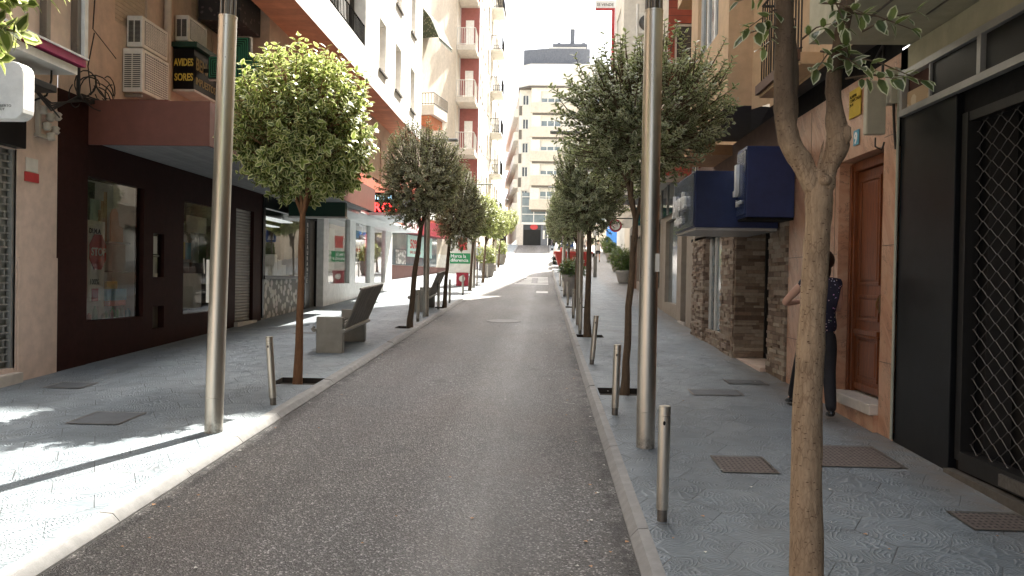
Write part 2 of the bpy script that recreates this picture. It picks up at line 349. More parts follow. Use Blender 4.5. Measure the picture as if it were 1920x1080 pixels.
def mat_metal(name, c, rough=.28, streak=.25):
    m, n, p, _ = newmat(name); g = G(n); v = g.obj()
    f = g.noise(g.mapv(v, (1,1,.06)), 60, 4, .7); sp = g.vor(v, 26); 
    grime = g.m('MULTIPLY', g.ramp(g.m('ADD', sp, g.m('MULTIPLY', g.noise(v, 40, 3), .3)), [(.18,1),(.3,0)]), g.ramp(g.noise(v, 2.6, 3), [(.52,0),(.6,1)]))
    cc = g.mix(g.m('MULTIPLY', grime, .75), g.ramp(f, [(.3, tuple(x*(1-streak) for x in c)),(.7, c)]), (.10,.09,.075))
    ft = g.nd('ShaderNodeSeparateXYZ'); n.links.new(v, ft.inputs[0]); foot = g.m('MULTIPLY', g.m('MULTIPLY', g.m('SUBTRACT', .20, ft.outputs[2]), 5.0, clamp=True), g.ramp(g.noise(v, 22, 5, .7), [(.35,.1),(.65,.95)])); cc = g.mix(foot, cc, (.13,.11,.09))
    n.links.new(cc, p.inputs['Base Color']); n.links.new(g.m('SUBTRACT', 1.0, g.m('MULTIPLY', g.m('MAXIMUM', grime, foot), .6)), p.inputs['Metallic'])
    n.links.new(g.m('ADD', g.m('MULTIPLY_ADD', f, .15, rough-.06), g.m('MULTIPLY', grime, .4)), p.inputs['Roughness'])
    n.links.new(g.bump(f, .05, .002), p.inputs['Normal']); return m
def mat_marble():
    m, n, p, _ = newmat('pink_marble'); g = G(n); v = g.obj()
    q = g.mapv(v, (1,1,1), (R(35),0,0))
    f = g.noise(g.mapv(q, (1,2.4,.7)), 2.2, 8, .62, 1.2); ve = g.noise(g.mapv(q, (1,2.6,.8)), 3.2, 7, .7, 2.0)
    c = g.ramp(f, [(.25,(.34,.165,.095)),(.45,(.50,.27,.165)),(.6,(.58,.36,.235)),(.8,(.44,.24,.15))])
    vein = g.ramp(g.m('ABSOLUTE', g.m('SUBTRACT', ve, .5)), [(.0,1),(.022,0)]); gate = g.ramp(g.noise(v, 3.5, 2), [(.48,0),(.56,1)])
    c = g.mix(g.m('MULTIPLY', g.m('MULTIPLY', vein, gate), .8), c, (.10,.065,.05))
    n.links.new(c, p.inputs['Base Color']); p.inputs['Roughness'].default_value = .33; return m
def mat_tone(name, stops, rough=.8, bs=40, bstr=.5, var=.25):
    """stone / block material driven by a per-face tone"""
    m, n, p, _ = newmat(name); g = G(n); at = g.nd('ShaderNodeAttribute', attribute_name='tone'); v = g.obj()
    c = g.ramp(at.outputs['Fac'], stops); c = g.mix(1.0, c, g.ramp(g.noise(v, 18, 5, .7), [(.25,1-var),(.75,1+var)]), 'MULTIPLY')
    n.links.new(c, p.inputs['Base Color']); p.inputs['Roughness'].default_value = rough
    n.links.new(g.bump(g.noise(v, bs, 6, .7), bstr, .01), p.inputs['Normal']); return m
def mat_wood():
    m, n, p, _ = newmat('varnished_wood'); g = G(n); v = g.obj()
    f = g.noise(g.mapv(v, (6,6,.5)), 9, 6, .65, .6)
    c = g.ramp(f, [(.25,(.085,.024,.008)),(.5,(.185,.052,.015)),(.78,(.30,.095,.028))]); n.links.new(c, p.inputs['Base Color'])
    p.inputs['Roughness'].default_value = .38; n.links.new(g.bump(f, .12, .004), p.inputs['Normal']); return m
def mat_rows(name, c, joint, pitch, axis=2, rough=.7, jw=.1, lenm=0):
    """horizontal courses (tile, boards, blinds)"""
    m, n, p, _ = newmat(name); g = G(n); v = g.pos(); s = g.nd('ShaderNodeSeparateXYZ'); n.links.new(v, s.inputs[0])
    t = g.m('DIVIDE', s.outputs[axis], pitch); fr = g.m('FRACT', t); j = g.m('LESS_THAN', fr, jw)
    f = g.noise(v, 5, 5); cc = g.ramp(f, [(.3, tuple(x*.85 for x in c)),(.7, tuple(x*1.12 for x in c))])
    rw = g.nd('ShaderNodeTexWhiteNoise', noise_dimensions='1D'); n.links.new(g.m('FLOOR', t), rw.inputs['W'])
    cc = g.mix(1.0, cc, g.ramp(rw.outputs[0], [(0,.88),(1,1.1)]), 'MULTIPLY')
    cc = g.mix(j, cc, joint); n.links.new(cc, p.inputs['Base Color']); p.inputs['Roughness'].default_value = rough
    n.links.new(g.bump(g.m('SUBTRACT', 1.0, j), .5, .006), p.inputs['Normal']); return m
def mat_print(name, base, spots, scale=18, thr=.42, rough=.8, tint=.04):
    m, n, p, _ = newmat(name); g = G(n); v = g.obj()
    d = g.vor(v, scale); d = g.m('ADD', d, g.m('MULTIPLY', g.noise(v, scale*3, 2), .25)); k = g.ramp(d, [(thr-.06,1),(thr,0)])
    col_ = g.vor(v, scale, out='Color'); c = g.mix(k, base, g.mix(tint, spots, col_)); n.links.new(c, p.inputs['Base Color']); p.inputs['Roughness'].default_value = rough; return m
def mat_grate(name):
    m, n, p, _ = newmat(name); g = G(n); v = g.pos(); s = g.nd('ShaderNodeSeparateXYZ'); n.links.new(v, s.inputs[0])
    a = g.m('LESS_THAN', g.m('FRACT', g.m('MULTIPLY', s.outputs[0], 28.0)), .45); b = g.m('LESS_THAN', g.m('FRACT', g.m('MULTIPLY', s.outputs[1], 20.0)), .5)
    k = g.m('MULTIPLY', a, b); c = g.mix(k, g.ramp(g.noise(v, 30, 4), [(.3,(.12,.098,.088)),(.7,(.22,.185,.165))]), (.035,.030,.028))
    n.links.new(c, p.inputs['Base Color']); p.inputs['Roughness'].default_value = .55; p.inputs['Metallic'].default_value = .3
    n.links.new(g.bump(g.m('SUBTRACT', 1.0, k), .8, .006), p.inputs['Normal']); return m

M = dict(
 asphalt=mat_asphalt(), pavement=mat_pavement('pavement_tiles'), kerb=plain('kerb_granite', (.24,.235,.225), .75, var=.18, scale=9, bump=.4, bscale=90, dirt=.3),
 paint=plain('road_paint', (.62,.61,.58), .6, var=.2, scale=14, dirt=.5), soil=plain('soil', (.035,.028,.022), .95, bump=1, bscale=40),
 steel=mat_metal('stainless_steel', (.72,.68,.60), .36, .15), steel_dk=mat_metal('dull_steel', (.30,.28,.25), .42), iron=plain('black_iron', (.022,.021,.020), .45, .4),
 white_metal=plain('white_enamel', (.72,.71,.67), .4, dirt=.3), grey_metal=plain('grey_aluminium', (.40,.40,.39), .4, .5),
 leaf=mat_leaf('leaf_variegated', (.070,.125,.022), (.80,.80,.42), (.27,.34,.075), .60, .34), leaf_dk=mat_leaf('leaf_grey_olive', (.125,.140,.070), (.64,.62,.44), (.27,.28,.15), .50),  # leaf_dk: grey-olive leaves with pale margins
 leaf_grey=mat_leaf('leaf_greyish', (.125,.160,.075), (.66,.68,.48), (.25,.29,.15), .52), leaf_near=mat_leaf('leaf_dark_edged', (.050,.085,.030), (.70,.72,.52), (.09,.13,.05), .70), shrub=mat_leaf('shrub_leaf', (.045,.10,.022), (.10,.18,.05), (.10,.17,.045), .9),
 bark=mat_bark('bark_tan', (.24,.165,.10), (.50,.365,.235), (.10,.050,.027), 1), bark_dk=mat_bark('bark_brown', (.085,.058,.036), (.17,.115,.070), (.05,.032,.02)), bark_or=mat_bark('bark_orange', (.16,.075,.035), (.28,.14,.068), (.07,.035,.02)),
 glass=mat_glass('shop_glass'), glass_dk=plain('dark_window_glass', (.045,.052,.055), .06, var=.3, scale=1.2, bump=.05, bscale=1.5, spec=.9), glass_pale=plain('pale_window_glass', (.16,.20,.21), .08, var=.3, scale=1.5, bump=.03, bscale=2, spec=.9),
 cream=plain('cream_render', (.62,.55,.45), .85, dirt=.3), cream_lt=plain('pale_cream_render', (.74,.70,.62), .85, dirt=.2), white_r=plain('white_render', (.80,.79,.75), .8, dirt=.12), tan=plain('tan_render', (.60,.42,.255), .85, dirt=.25, var=.1),
 pinkw=plain('pink_beige_render', (.66,.51,.40), .85, dirt=.35), pinkp=plain('pink_pillar_stone', (.68,.53,.44), .6, dirt=.25), olive=plain('pale_olive_soffit', (.44,.41,.29), .8, dirt=.3),
 soffit_or=mat_rows('terracotta_soffit', (.60,.285,.16), (.46,.21,.115), .32, 1, jw=.03), brown=plain('dark_brown_cladding', (.036,.0125,.0098), .62, var=.2, dirt=.35, spec=.10), brown_f=plain('red_brown_fascia', (.155,.055,.038), .5, dirt=.3),
 grey_sof=mat_rows('grey_strip_soffit', (.34,.34,.34), (.22,.22,.22), .14, 0, jw=.06), redtile=mat_rows('red_tile_courses', (.34,.075,.040), (.16,.045,.028), .16, jw=.1), brick=mat_rows('red_brick', (.33,.13,.085), (.25,.16,.12), .075),
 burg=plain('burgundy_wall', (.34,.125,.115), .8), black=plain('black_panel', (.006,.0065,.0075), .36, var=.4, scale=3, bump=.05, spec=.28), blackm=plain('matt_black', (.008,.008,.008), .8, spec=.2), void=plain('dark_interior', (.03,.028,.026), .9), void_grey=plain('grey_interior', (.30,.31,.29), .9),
 navy=plain('navy_panel', (.020,.035,.115), .4, var=.2, dirt=.2, bump=.05), white=plain('white_panel', (.84,.84,.82), .5), white_l=plain('white_letter', (.85,.85,.83), .5, bump=0), red=plain('red_panel', (.50,.045,.045), .5), red_lt=plain('coral_panel', (.68,.17,.11), .5), darkred=plain('crimson_panel', (.32,.022,.040), .5), magenta=plain('magenta_trim', (.32,.018,.085), .5),
 green=plain('dark_green_panel', (.010,.050,.032), .4), greenb=plain('bright_green_panel', (.03,.26,.10), .5), greenl=plain('green_tube', (.05,.34,.18), .4), gold=plain('gold_letter', (.75,.60,.10), .45), goldd=plain('dull_gold_letter', (.40,.32,.14), .5),
 marble=mat_marble(), wmarble=plain('white_marble', (.58,.53,.47), .45, dirt=.4), wood=mat_wood(), 
 ledge=mat_tone('ledger_stone', [(0,(.13,.085,.06)),(.3,(.23,.165,.12)),(.6,(.31,.245,.185)),(.85,(.40,.34,.27)),(1,(.25,.16,.11))]),
 concrete=plain('concrete', (.33,.31,.28), .85, dirt=.35, bump=.4), bench=plain('bench_steel', (.30,.285,.25), .42, .55, var=.15, scale=5, dirt=.15), slat=plain('bench_slat', (.13,.115,.095), .5, .3, var=.25, scale=12),
 shutter=plain('grey_shutter', (.36,.34,.31), .55, .2, dirt=.3), blind=plain('beige_blind', (.56,.45,.34), .75), blind_w=plain('pale_blind', (.66,.64,.58), .75), grate=mat_grate('cast_grating'), ac=plain('ac_casing', (.80,.78,.71), .5, dirt=.25), acdark=plain('ac_grille', (.10,.095,.085), .6),
 led=plain('led_red', (.5,.02,.02), .5, emis=(1,.03,.03), estr=2.2, bump=0), ledb=plain('led_blue', (.2,.4,.5), .5, emis=(.45,.8,1), estr=1.0, bump=0), yellow=plain('yellow_panel', (.60,.42,.03), .6), cardboard=plain('cardboard', (.48,.27,.14), .8), teal=plain('teal_panel', (.015,.13,.15), .5), tealg=plain('teal_letter', (.12,.42,.20), .5),
 blue=plain('blue_panel', (.045,.22,.62), .6), bluesign=plain('blue_sign', (.03,.11,.38), .4), skyblue=plain('pale_blue_card', (.12,.38,.52), .6), mint=plain('mint_card', (.42,.60,.50), .7), pinkc=plain('pink_card', (.62,.34,.33), .7), paper=plain('paper', (.70,.68,.62), .8),
 skin=plain('skin', (.56,.33,.24), .55, var=.06), hair=plain('dark_hair', (.022,.014,.010), .5, var=.3, scale=60, bump=.6, bscale=150), trouser=plain('black_trousers', (.012,.012,.016), .8), shoe=plain('black_leather', (.012,.012,.013), .22, bump=.05), floral=mat_print('navy_floral_cloth', (.010,.010,.028), (.50,.38,.50), 30, .34, .8, .3), check=mat_print('pale_print_cloth', (.62,.58,.54), (.20,.12,.10), 22, .42), shirt=plain('pale_blue_shirt', (.55,.62,.70), .8), greyt=plain('grey_trousers', (.14,.12,.13), .85), hat=plain('straw_hat', (.62,.55,.42), .8),
 carw=plain('white_car_paint', (.76,.76,.74), .22, var=.03, bump=0, coat=.6), tyre=plain('tyre', (.018,.018,.018), .8), skipred=plain('red_skip_paint', (.47,.055,.045), .55, var=.2, dirt=.45), tail=plain('tail_lamp', (.45,.02,.02), .2, bump=0), slate=plain('slate_roof', (.14,.15,.17), .7, var=.2), awn=mat_print('leafy_awning_cloth', (.045,.055,.028), (.16,.15,.09), 9, .5), copper=plain('orange_awning', (.55,.20,.09), .7), ceram=plain('ceramic', (.50,.46,.40), .4, dirt=.3), cable=plain('cable_black', (.02,.018,.016), .6), plastic=plain('ivory_plastic', (.50,.47,.37), .5, dirt=.3), poster=mat_print('torn_poster', (.42,.30,.18), (.55,.45,.30), 7, .5), swirl=mat_print('etched_film', (.24,.23,.215), (.60,.58,.54), 6, .62), pattern=mat_print('patterned_panel', (.05,.045,.045), (.13,.11,.10), 9, .4),
)
WM = (M['white_metal'], M['glass_dk'], M['blind_w'], M['cream_lt'])
# ------------------------------------------------------------------ the ground
def sheet(name, xs, ys, zf, mat, holes=(), label=None, zoff=0.0):
    mb = MB()
    for (hx0,hx1,hy0,hy1) in holes: xs = xs+[hx0,hx1]; ys = ys+[hy0,hy1]
    xs = sorted(set(xs)); ys = sorted(set(ys)); idx = {}
    def vid(x, y):
        if (x,y) not in idx: idx[(x,y)] = len(mb.v); mb.v.append((x,y,zf(y)+zoff))
        return idx[(x,y)]
    for i in range(len(xs)-1):
        for j in range(len(ys)-1):
            cx, cy = (xs[i]+xs[i+1])/2, (ys[j]+ys[j+1])/2
            if any(h[0] < cx < h[1] and h[2] < cy < h[3] for h in holes): continue
            mb.f.append([vid(xs[i],ys[j]), vid(xs[i+1],ys[j]), vid(xs[i+1],ys[j+1]), vid(xs[i],ys[j+1])]); mb.m.append(0); mb.sm.append(True)
    o = mb.build(name, mat); return tag(o, kind='structure')
def fr(a, b, s):
    n = max(1, round((b-a)/s)); return [a+(b-a)*i/n for i in range(n+1)]
sheet('ground', [-220,-60,-20,-6.5,3.6,8,20,60,220], fr(-60,100,2)+[160,300], lambda y: gz(y)-.09, plain('ground_earth', (.20,.19,.17), .9))
sheet('road', [-2.56,-1.0,.57], fr(-30,80,1), gz, M['asphalt'])
sheet('cross_street', [-60,-20,-2.56,.57,20,60], [80.0,84.0], gz, plain('cross_street_surface', (.55,.53,.49), .85))  # pale base colour stands in for sunlight on the junction
KL, KR = (-2.53,-2.66), (.54,.65)
treesL = [(-2.93,9.39),(-2.70,15.98),(-2.67,21.4),(-2.78,29.9),(-2.72,35.6),(-2.85,43.0),(-2.85,50.0),(-2.85,57.0)]
treesR = [(1.35,4.04),(.97,9.17),(.86,15.04),(.95,22.5),(1.0,30.9),(1.0,38.0),(1.1,46.0)]
pitsL = [(x-.27,x+.30,y-.22,y+.26) for x,y in treesL]; pitsR = [(x-.30,x+.30,y-.22,y+.26) for x,y in treesR]
pitsL = [(max(a,-3.6),min(b,-2.67),c,d) for a,b,c,d in pitsL]; pitsR = [(max(a,.66),b,c,d) for a,b,c,d in pitsR]; pitsR[0] = (1.05,1.65,3.5,3.98)
sheet('pavement_left', [-60,-20,-12,-7,-2.66], fr(-30,80,1), pz, M['pavement'], pitsL)
sheet('pavement_right', [.65,8,20,60], fr(-30,80,1), pz, M['pavement'], pitsR)
pit = MB(); rim = MB()
for (a,b,c,d) in pitsL+pitsR:
    for (x0,x1,y0,y1) in ((a,b,c,c),(a,b,d,d),(a,a,c,d),(b,b,c,d)):
        pit.quad((x0,y0,pz(y0)),(x1,y1,pz(y1)),(x1,y1,pz(y1)-.08),(x0,y0,pz(y0)-.08))
    pit.quad((a,c,pz(c)-.065),(b,c,pz(c)-.065),(b,d,pz(d)-.065),(a,d,pz(d)-.065))
tag(pit.build('tree_pit_soil', M['soil']), kind='structure')
def kerb(name, xr, xt, y0, y1):
    mb = MB(); y = y0; rng = random.Random(3); s = 1 if xt > xr else -1
    while y < y1:
        L = .98; a, b = y+.006, min(y+L, y1); j = rng.uniform(-.004,.004)
        z0, z1 = gz(a), gz(b)
        pr = [(xr,-.08),(xr,.012),(xr+s*.045,.058+j),(xt-s*.002,.064+j),(xt-s*.002,-.08)]
        vs = [(p[0],a,z0+p[1]) for p in pr]+[(p[0],b,z1+p[1]) for p in pr]; n = len(pr)
        mb.add(vs, [tuple(range(n))[::-1] if s > 0 else tuple(range(n)), tuple(range(n,2*n)) if s > 0 else tuple(range(n,2*n))[::-1]]+[(i,i+1,i+1+n,i+n) for i in range(n-1)]); y += L
    o = mb.build(name, M['kerb']); tag(o, kind='structure')
kerb('kerb_left', KL[0], KL[1], -12, 79.9); kerb('kerb_right', KR[0], KR[1], -12, 79.9)
# painted markings
mk = MB()
def patch(mb, x0,x1,y0,y1,off=.004):
    for a,b in zip(fr(y0,y1,.5)[:-1], fr(y0,y1,.5)[1:]): mb.quad((x0,a,gz(a)+off),(x1,a,gz(a)+off),(x1,b,gz(b)+off),(x0,b,gz(b)+off))
for k in range(6):
    a = 36.0+k*1.1
    patch(mk, -1.3, .25, a, a+.5) if k in (0,5) else (patch(mk, -1.25+.1*k, -.55, a, a+.45), patch(mk, -.25, .25, a, a+.45))
patch(mk, -.25, .2, 30.2, 31.2)
tag(mk.build('road_marking', M['paint']), kind='structure')
# service covers, each a thing
def cover(x0,x1,y0,y1, label, mat, z=pz, cat='drain cover', frame=True):
    o = thing('service_cover', ((x0+x1)/2,(y0+y1)/2,z((y0+y1)/2)), label, cat)
    m = MB(); m.quad((x0,y0,z(y0)+.005),(x1,y0,z(y0)+.005),(x1,y1,z(y1)+.005),(x0,y1,z(y1)+.005)); m.build('plate', mat, o)
    f = MB(); e = .02
    for (a,b,c,d) in ((x0-e,x1+e,y0-e,y0),(x0-e,x1+e,y1,y1+e),(x0-e,x0,y0,y1),(x1,x1+e,y0,y1)):
        f.quad((a,c,z(c)+.008),(b,c,z(c)+.008),(b,d,z(d)+.008),(a,d,z(d)+.008))
    f.build('rim', M['steel_dk'] if frame else M['blackm'], o)
inl = plain('cover_infill', (.105,.115,.125), .75, bump=.6, dirt=.4)
cover(-4.25,-3.80,6.93,7.42, 'flat square inspection cover on the left pavement beside the tall steel pole', inl)
cover(-5.55,-5.15,8.6,8.95, 'faint dark cover in the left pavement near the pink pillar', inl)
cover(1.38,1.76,5.92,6.36, 'small brown slotted grating on the right pavement beside the nearest bollard', M['grate'])
cover(2.18,2.80,6.16,6.80, 'large rusty perforated grating right of the nearest tree trunk', M['grate'])
cover(2.62,3.02,4.82,5.12, 'rusty grating in the pavement in front of the mesh gate', M['grate'])
cover(1.75,2.30,9.08,9.42, 'plain tiled cover in the pavement between the right lamp pole and the stone shop', inl)
cover(2.35,2.80,9.9,10.2, 'faint cover in the pavement in front of the rough stone pillar', inl)
cover(-4.6,-4.1,14.4,14.7, 'small cover in the left pavement behind the bench', inl)
mh = thing('manhole_cover', (-.9,18.4,gz(18.4)), 'round pale manhole cover set in the middle of the road', 'manhole')
m = MB(); m.lathe((-.9,18.4,gz(18.4)-.018), [(.40,-.02),(.40,.0),(.0,.0)], 24, smooth=False)
for i,v in enumerate(m.v): m.v[i] = (v[0], v[1], v[2]+(v[1]-18.4)*.0385+.026)
m.build('lid', M['kerb'], mh)
# litter and leaf scraps
lit = MB(); rg = random.Random(8)
for i in range(150):
    side = rg.random(); y = 3.6+rg.random()**2*16
    x = rg.choice([rg.uniform(.25,.52), rg.uniform(-2.5,-2.2), rg.uniform(.7,3.0), rg.uniform(-6,-2.7), rg.uniform(-2.5,.5)])
    z = (gz(y) if -2.5 < x < .53 else pz(y))+.006; a = rg.uniform(0,3.1); s = rg.uniform(.006,.018); c_, s_ = math.cos(a)*s, math.sin(a)*s
    lit.quad((x-c_,y-s_,z),(x+s_,y-c_,z+.004),(x+c_,y+s_,z),(x-s_*.8,y+c_*.8,z+.006), 0 if rg.random() < .45 else 1)
tag(lit.build('street_litter', [M['paper'], M['cardboard']]), 'tiny paper and leaf scraps scattered on road and pavement', 'litter', kind='stuff')
# ------------------------------------------------------------------ buildings, left side
def block(par, name, poly, z0, z1, mat, skip=()):
    """vertical sides + roof + underside of a polygonal volume (poly counter-clockwise); sides in skip are left out (built as facades)"""
    mb = MB(); n = len(poly)
    for i in range(n):
        if i in skip: continue
        a, b = poly[i], poly[(i+1)%n]; mb.quad((a[0],a[1],z0),(b[0],b[1],z0),(b[0],b[1],z1),(a[0],a[1],z1))
    mb.add([(p[0],p[1],z1) for p in poly], [tuple(range(n))]); mb.add([(p[0],p[1],z0) for p in poly], [tuple(range(n))[::-1]])
    return mb.build(name, mat, par)
def facade(par, name, a, b, z0, z1, holes, mat, depth=.15):
    """sheet from a to b seen with a on the LEFT when facing it from outside; holes in (u0,u1,zlo,zhi) absolute z"""
    a = Vector((a[0],a[1],0)); b = Vector((b[0],b[1],0)); U = (b-a).normalized(); N = U.cross(Z_)
    mb = MB(); O = a+Z_*z0
    wall(mb, O, U, N, (b-a).length, z1-z0, [(h[0],h[1],h[2]-z0,h[3]-z0) for h in holes], depth)
    mb.build(name, mat, par); return a, U, N
def fillwin(par, fr_, holes, mats, depth=.15, rng=None, **k):
    O, U, N = fr_
    for h in holes:
        kk = dict(k)
        if rng is not None: kk['shutter'] = rng.choice([0, .25, .5, .8, 1.0])
        window(par, O, U, N, h[0], h[1], h[2], h[3], mats, depth, **kk)
P_ = M
# --- near-left building with the roller grille
b0 = thing('plaster_building', (-6.1, 5, gz(5)), 'pale plaster building at the left edge with pink stone pillar and grey roller grille', 'building')
facade(b0, 'wall', (-6.1,-15), (-6.1,8.9), -1.2, 12.0, [(17.4,23.9,.57,3.09)], M['pinkp'], .2)
block(b0, 'pillar', [(-6.4,8.9),(-6.09,8.9),(-6.09,9.655),(-6.4,9.655)], .0, 3.7, M['pinkp'])
block(b0, 'pillar_base', [(-6.3,8.93),(-6.07,8.93),(-6.07,9.65),(-6.3,9.65)], .0, 1.86, M['pinkp'])
block(b0, 'upper_wall', [(-12,-15),(-6.1,-15),(-6.1,9.655),(-12,9.655)], 3.7, 14.0, M['pinkw'], skip=())
MB().box(-6.6,-6.0,1.5,8.92,.1,.52).build('step', M['wmarble'], b0, bevel=.01)
MB().box(-6.7,-6.45,2,8.9,.5,3.2).build('shop_interior', M['void'], b0)
g_ = MB(); z = .56; k = 0
while z < 3.09:
    g_.box(-6.17,-6.145,2.4,8.88,z,z+.016); y = 5.4+(k%2)*.075
    while y < 8.85: g_.box(-6.165,-6.15,y,y+.022,z+.016,z+.082); y += .15
    z += .082; k += 1
for y in (7.1, 8.86): g_.box(-6.18,-6.12,y,y+.04,.56,3.09)
g_.build('roller_grille', M['grey_metal'], b0)
MB().box(-6.24,-6.2,2.4,8.9,.5,3.1).build('shutter_backing', M['void_grey'], b0)
MB().box(-6.12,-5.98,2.0,8.9,3.1,3.60).build('shop_fascia', M['black'], b0, bevel=.01)
# awning-like sign structure over it
s_ = thing('canopy_sign', (-5.6,7.5,3.9), 'slanted shop canopy with magenta lower trim and pale underside over the left roller grille', 'canopy')
MB().box(-6.08,-5.42,3,8.95,3.97,4.06).build('soffit_board', M['white_metal'], s_)
MB().box(-5.50,-5.38,3,9.05,4.08,4.17).build('trim', M['magenta'], s_)
MB().box(-5.53,-5.36,3,9.08,4.171,4.19).build('trim_cap', M['white'], s_)
f_ = thing('billboard_frame', (-5.5,7,4.3), 'weathered metal hoarding frame with pale blank panels above the magenta canopy', 'billboard')
MB().box(-5.60,-5.56,3,9.10,4.2,8).build('panel', M['pinkw'], f_)
m = MB()
for y in (9.07, 8.5, 7.1, 5.6): m.box(-5.56,-5.48,y-.03,y+.04,4.25,8)
for z in (5.15, 6.05, 7.0): m.box(-5.55,-5.50,3,9.03,z,z+.05)
m.build('frame', M['steel_dk'], f_); MB().box(-5.5,-5.44,9.12,9.19,4.2,8).build('edge_strip', M['white_metal'], f_)
lb = thing('light_box', (-5.2,7.5,3.2), 'white rounded light box sign projecting at the top left edge of the view', 'sign')
m = MB(); r = .1; cx0, cx1, cz0, cz1 = -6.0,-5.03,3.16,3.71; pts = []
for (cx,cz,a0) in ((cx1-r,cz0+r,-90),(cx1-r,cz1-r,0),(cx0+r,cz1-r,90),(cx0+r,cz0+r,180)):
    for q in range(5): a = R(a0+q*22.5); pts.append((cx+r*math.cos(a), cz+r*math.sin(a)))
n_ = len(pts); m.add([(p[0],7.42,p[1]) for p in pts]+[(p[0],7.60,p[1]) for p in pts], [tuple(range(n_)),tuple(range(n_,2*n_))[::-1]]+[(i+n_,(i+1)%n_+n_,(i+1)%n_,i) for i in range(n_)])
m.build('casing', M['white'], lb, bevel=.012)
MB().box(-6.1,-5.9,7.48,7.54,3.35,3.42).box(-6.1,-5.9,7.48,7.54,3.5,3.55).build('bracket', M['iron'], lb)
text('ABIERTO\nHOY', .035, (-5.28,7.418,3.27), X_, -Y_, M['slat'], lb, extrude=.001)
fl = thing('floodlight', (-5.6,8.6,3.8), 'small black floodlight on a bent arm under the magenta canopy', 'lamp')
m = MB(); m.tube([(-6.0,8.9,3.62),(-5.75,8.9,3.72),(-5.6,8.75,3.86)], .012, 6); m.tube([(-5.6,8.75,3.86),(-5.6,8.75,3.99)], .012, 6); m.tube([(-5.85,9.3,3.55),(-5.6,8.3,3.8)], .01, 6); m.build('arm', M['iron'], fl)
MB().box(-5.75,-5.5,8.1,8.7,3.70,3.78).build('housing', M['iron'], fl, bevel=.01)
# insulators with wires
ins = thing('cable_insulator', (-6.05,9.3,3.5), 'cluster of dirty ceramic cable insulators on the pink pillar', 'insulator')
m = MB(); rg = random.Random(5)
for (y,z) in ((9.22,3.62),(9.36,3.56),(9.5,3.6),(9.3,3.44),(9.46,3.42),(9.38,3.33)): m.lathe((-6.0,y,z), [(.03,-.05),(.055,-.02),(.04,0),(.055,.03),(.03,.05)], 10)
m.build('knobs', M['ceram'], ins); MB().box(-6.08,-6.02,9.18,9.5,3.3,3.34).box(-6.08,-6.03,9.2,9.24,3.3,3.8).build('bracket', M['ceram'], ins)
cb = MB(); rg = random.Random(11)
for i in range(13):
    cy, cz = rg.uniform(9.9,10.7), rg.uniform(3.95,4.2); rr = rg.uniform(.12,.3)
    cb.tube([(-6.0+.12*math.cos(a*.5+i), cy+rr*math.cos(a), cz+rr*.7*math.sin(a)) for a in [q*.45+i for q in range(rg.randint(7,13))]], .009, 4)
for i in range(4): cb.tube([(-5.7,8.6,3.72),(-5.95,9.3,3.72-.03*i),(-6.0,10.0,3.9+.03*i),(-6.02,11,4.02),(-6.03,12.8,4.1+.1*i)], .011, 5)
cb.tube([(-5.5,9.42,5.0),(-5.8,9.9,4.8),(-6.05,10.9,4.7)], .008, 4); cb.tube([(-5.5,9.42,4.6),(-5.8,9.8,4.3),(-6.05,10.3,4.05)], .008, 4); cb.tube([(-5.5,9.1,4.1),(-5.8,9.6,3.9),(-6.0,10.0,3.95)], .022, 6)
cbo = cb.build('cable_tangle', M['cable'], origin=(-6,10,4)); tag(cbo, 'tangle of black cables lying on the brown canopy below the air conditioners', 'cables')
st = thing('wall_sticker', (-6.08,9.2,2.8), 'small white and red sticker notice on the pink pillar', 'sticker')
MB().box(-6.085,-6.078,9.04,9.26,2.87,3.03).build('white_card', M['paper'], st); MB().box(-6.086,-6.078,9.02,9.28,2.75,2.86).build('red_card', M['red'], st)
text('LA BCi', .06, (-6.084,9.06,2.92), Y_, X_, M['blackm'], st, extrude=.001); text('O visión', .05, (-6.085,9.04,2.78), Y_, X_, M['white_l'], st, extrude=.001)

# --- brown shop building with the white upper block
b1 = thing('mixed_block', (-6.1,16,gz(16)), 'apartment block with dark brown shopfront, terracotta soffit and sunlit white upper wall', 'building')
hl = [(10.29,11.83,1.03,2.98),(12.13,12.48,1.63,2.32),(12.13,12.50,.82,1.17),(13.17,14.95,1.0,2.93),(15.44,16.40,.74,3.02)]
facade(b1, 'shop_wall', (-6.1,9.66), (-6.1,16.9), -.2, 3.75, [(a-9.66,b-9.66,c,d) for a,b,c,d in hl], M['brown'], .14)
MB().box(-7.3,-6.12,16.92,30.5,3.9,4.0).box(-7.25,-7.15,9.7,30.4,-.1,4).box(-7.2,-6.24,16.8,16.86,0,3.8).build('inner_wall', M['void'], b1)
# display windows
def pane(par, a, b, c, d, X, mat=M['glass'], name='window_pane'):
    return MB().quad((X,a,c),(X,b,c),(X,b,d),(X,a,d)).build(name, mat, par)
pane(b1,10.29,11.83,1.03,2.98,-6.16); pane(b1,13.17,14.95,1.0,2.93,-6.16); pane(b1,12.13,12.48,1.63,2.32,-6.15)
m = MB(); m.box(-6.75,-6.2,10.1,12.05,.95,1.02); m.box(-6.75,-6.71,10.1,12.05,1.02,3.05); m.box(-6.75,-6.3,12.05,12.09,1.02,3.05)
m.build('display_case', plain('pale_display_lining', (.66,.70,.66), .7), b1); MB().box(-6.705,-6.68,10.95,11.5,2.2,3.02).build('tree_reflection_panel', M['green'], b1)  # dark green panel imitates a tree reflected in the glass
m = MB(); m.box(-6.9,-6.2,13.0,15.1,.9,.98); m.box(-6.9,-6.86,13.0,15.1,.98,3.0); m.box(-6.9,-6.3,13.0,13.04,.98,3); m.box(-6.9,-6.3,15.06,15.1,.98,3); m.build('display_case', M['void'], b1)
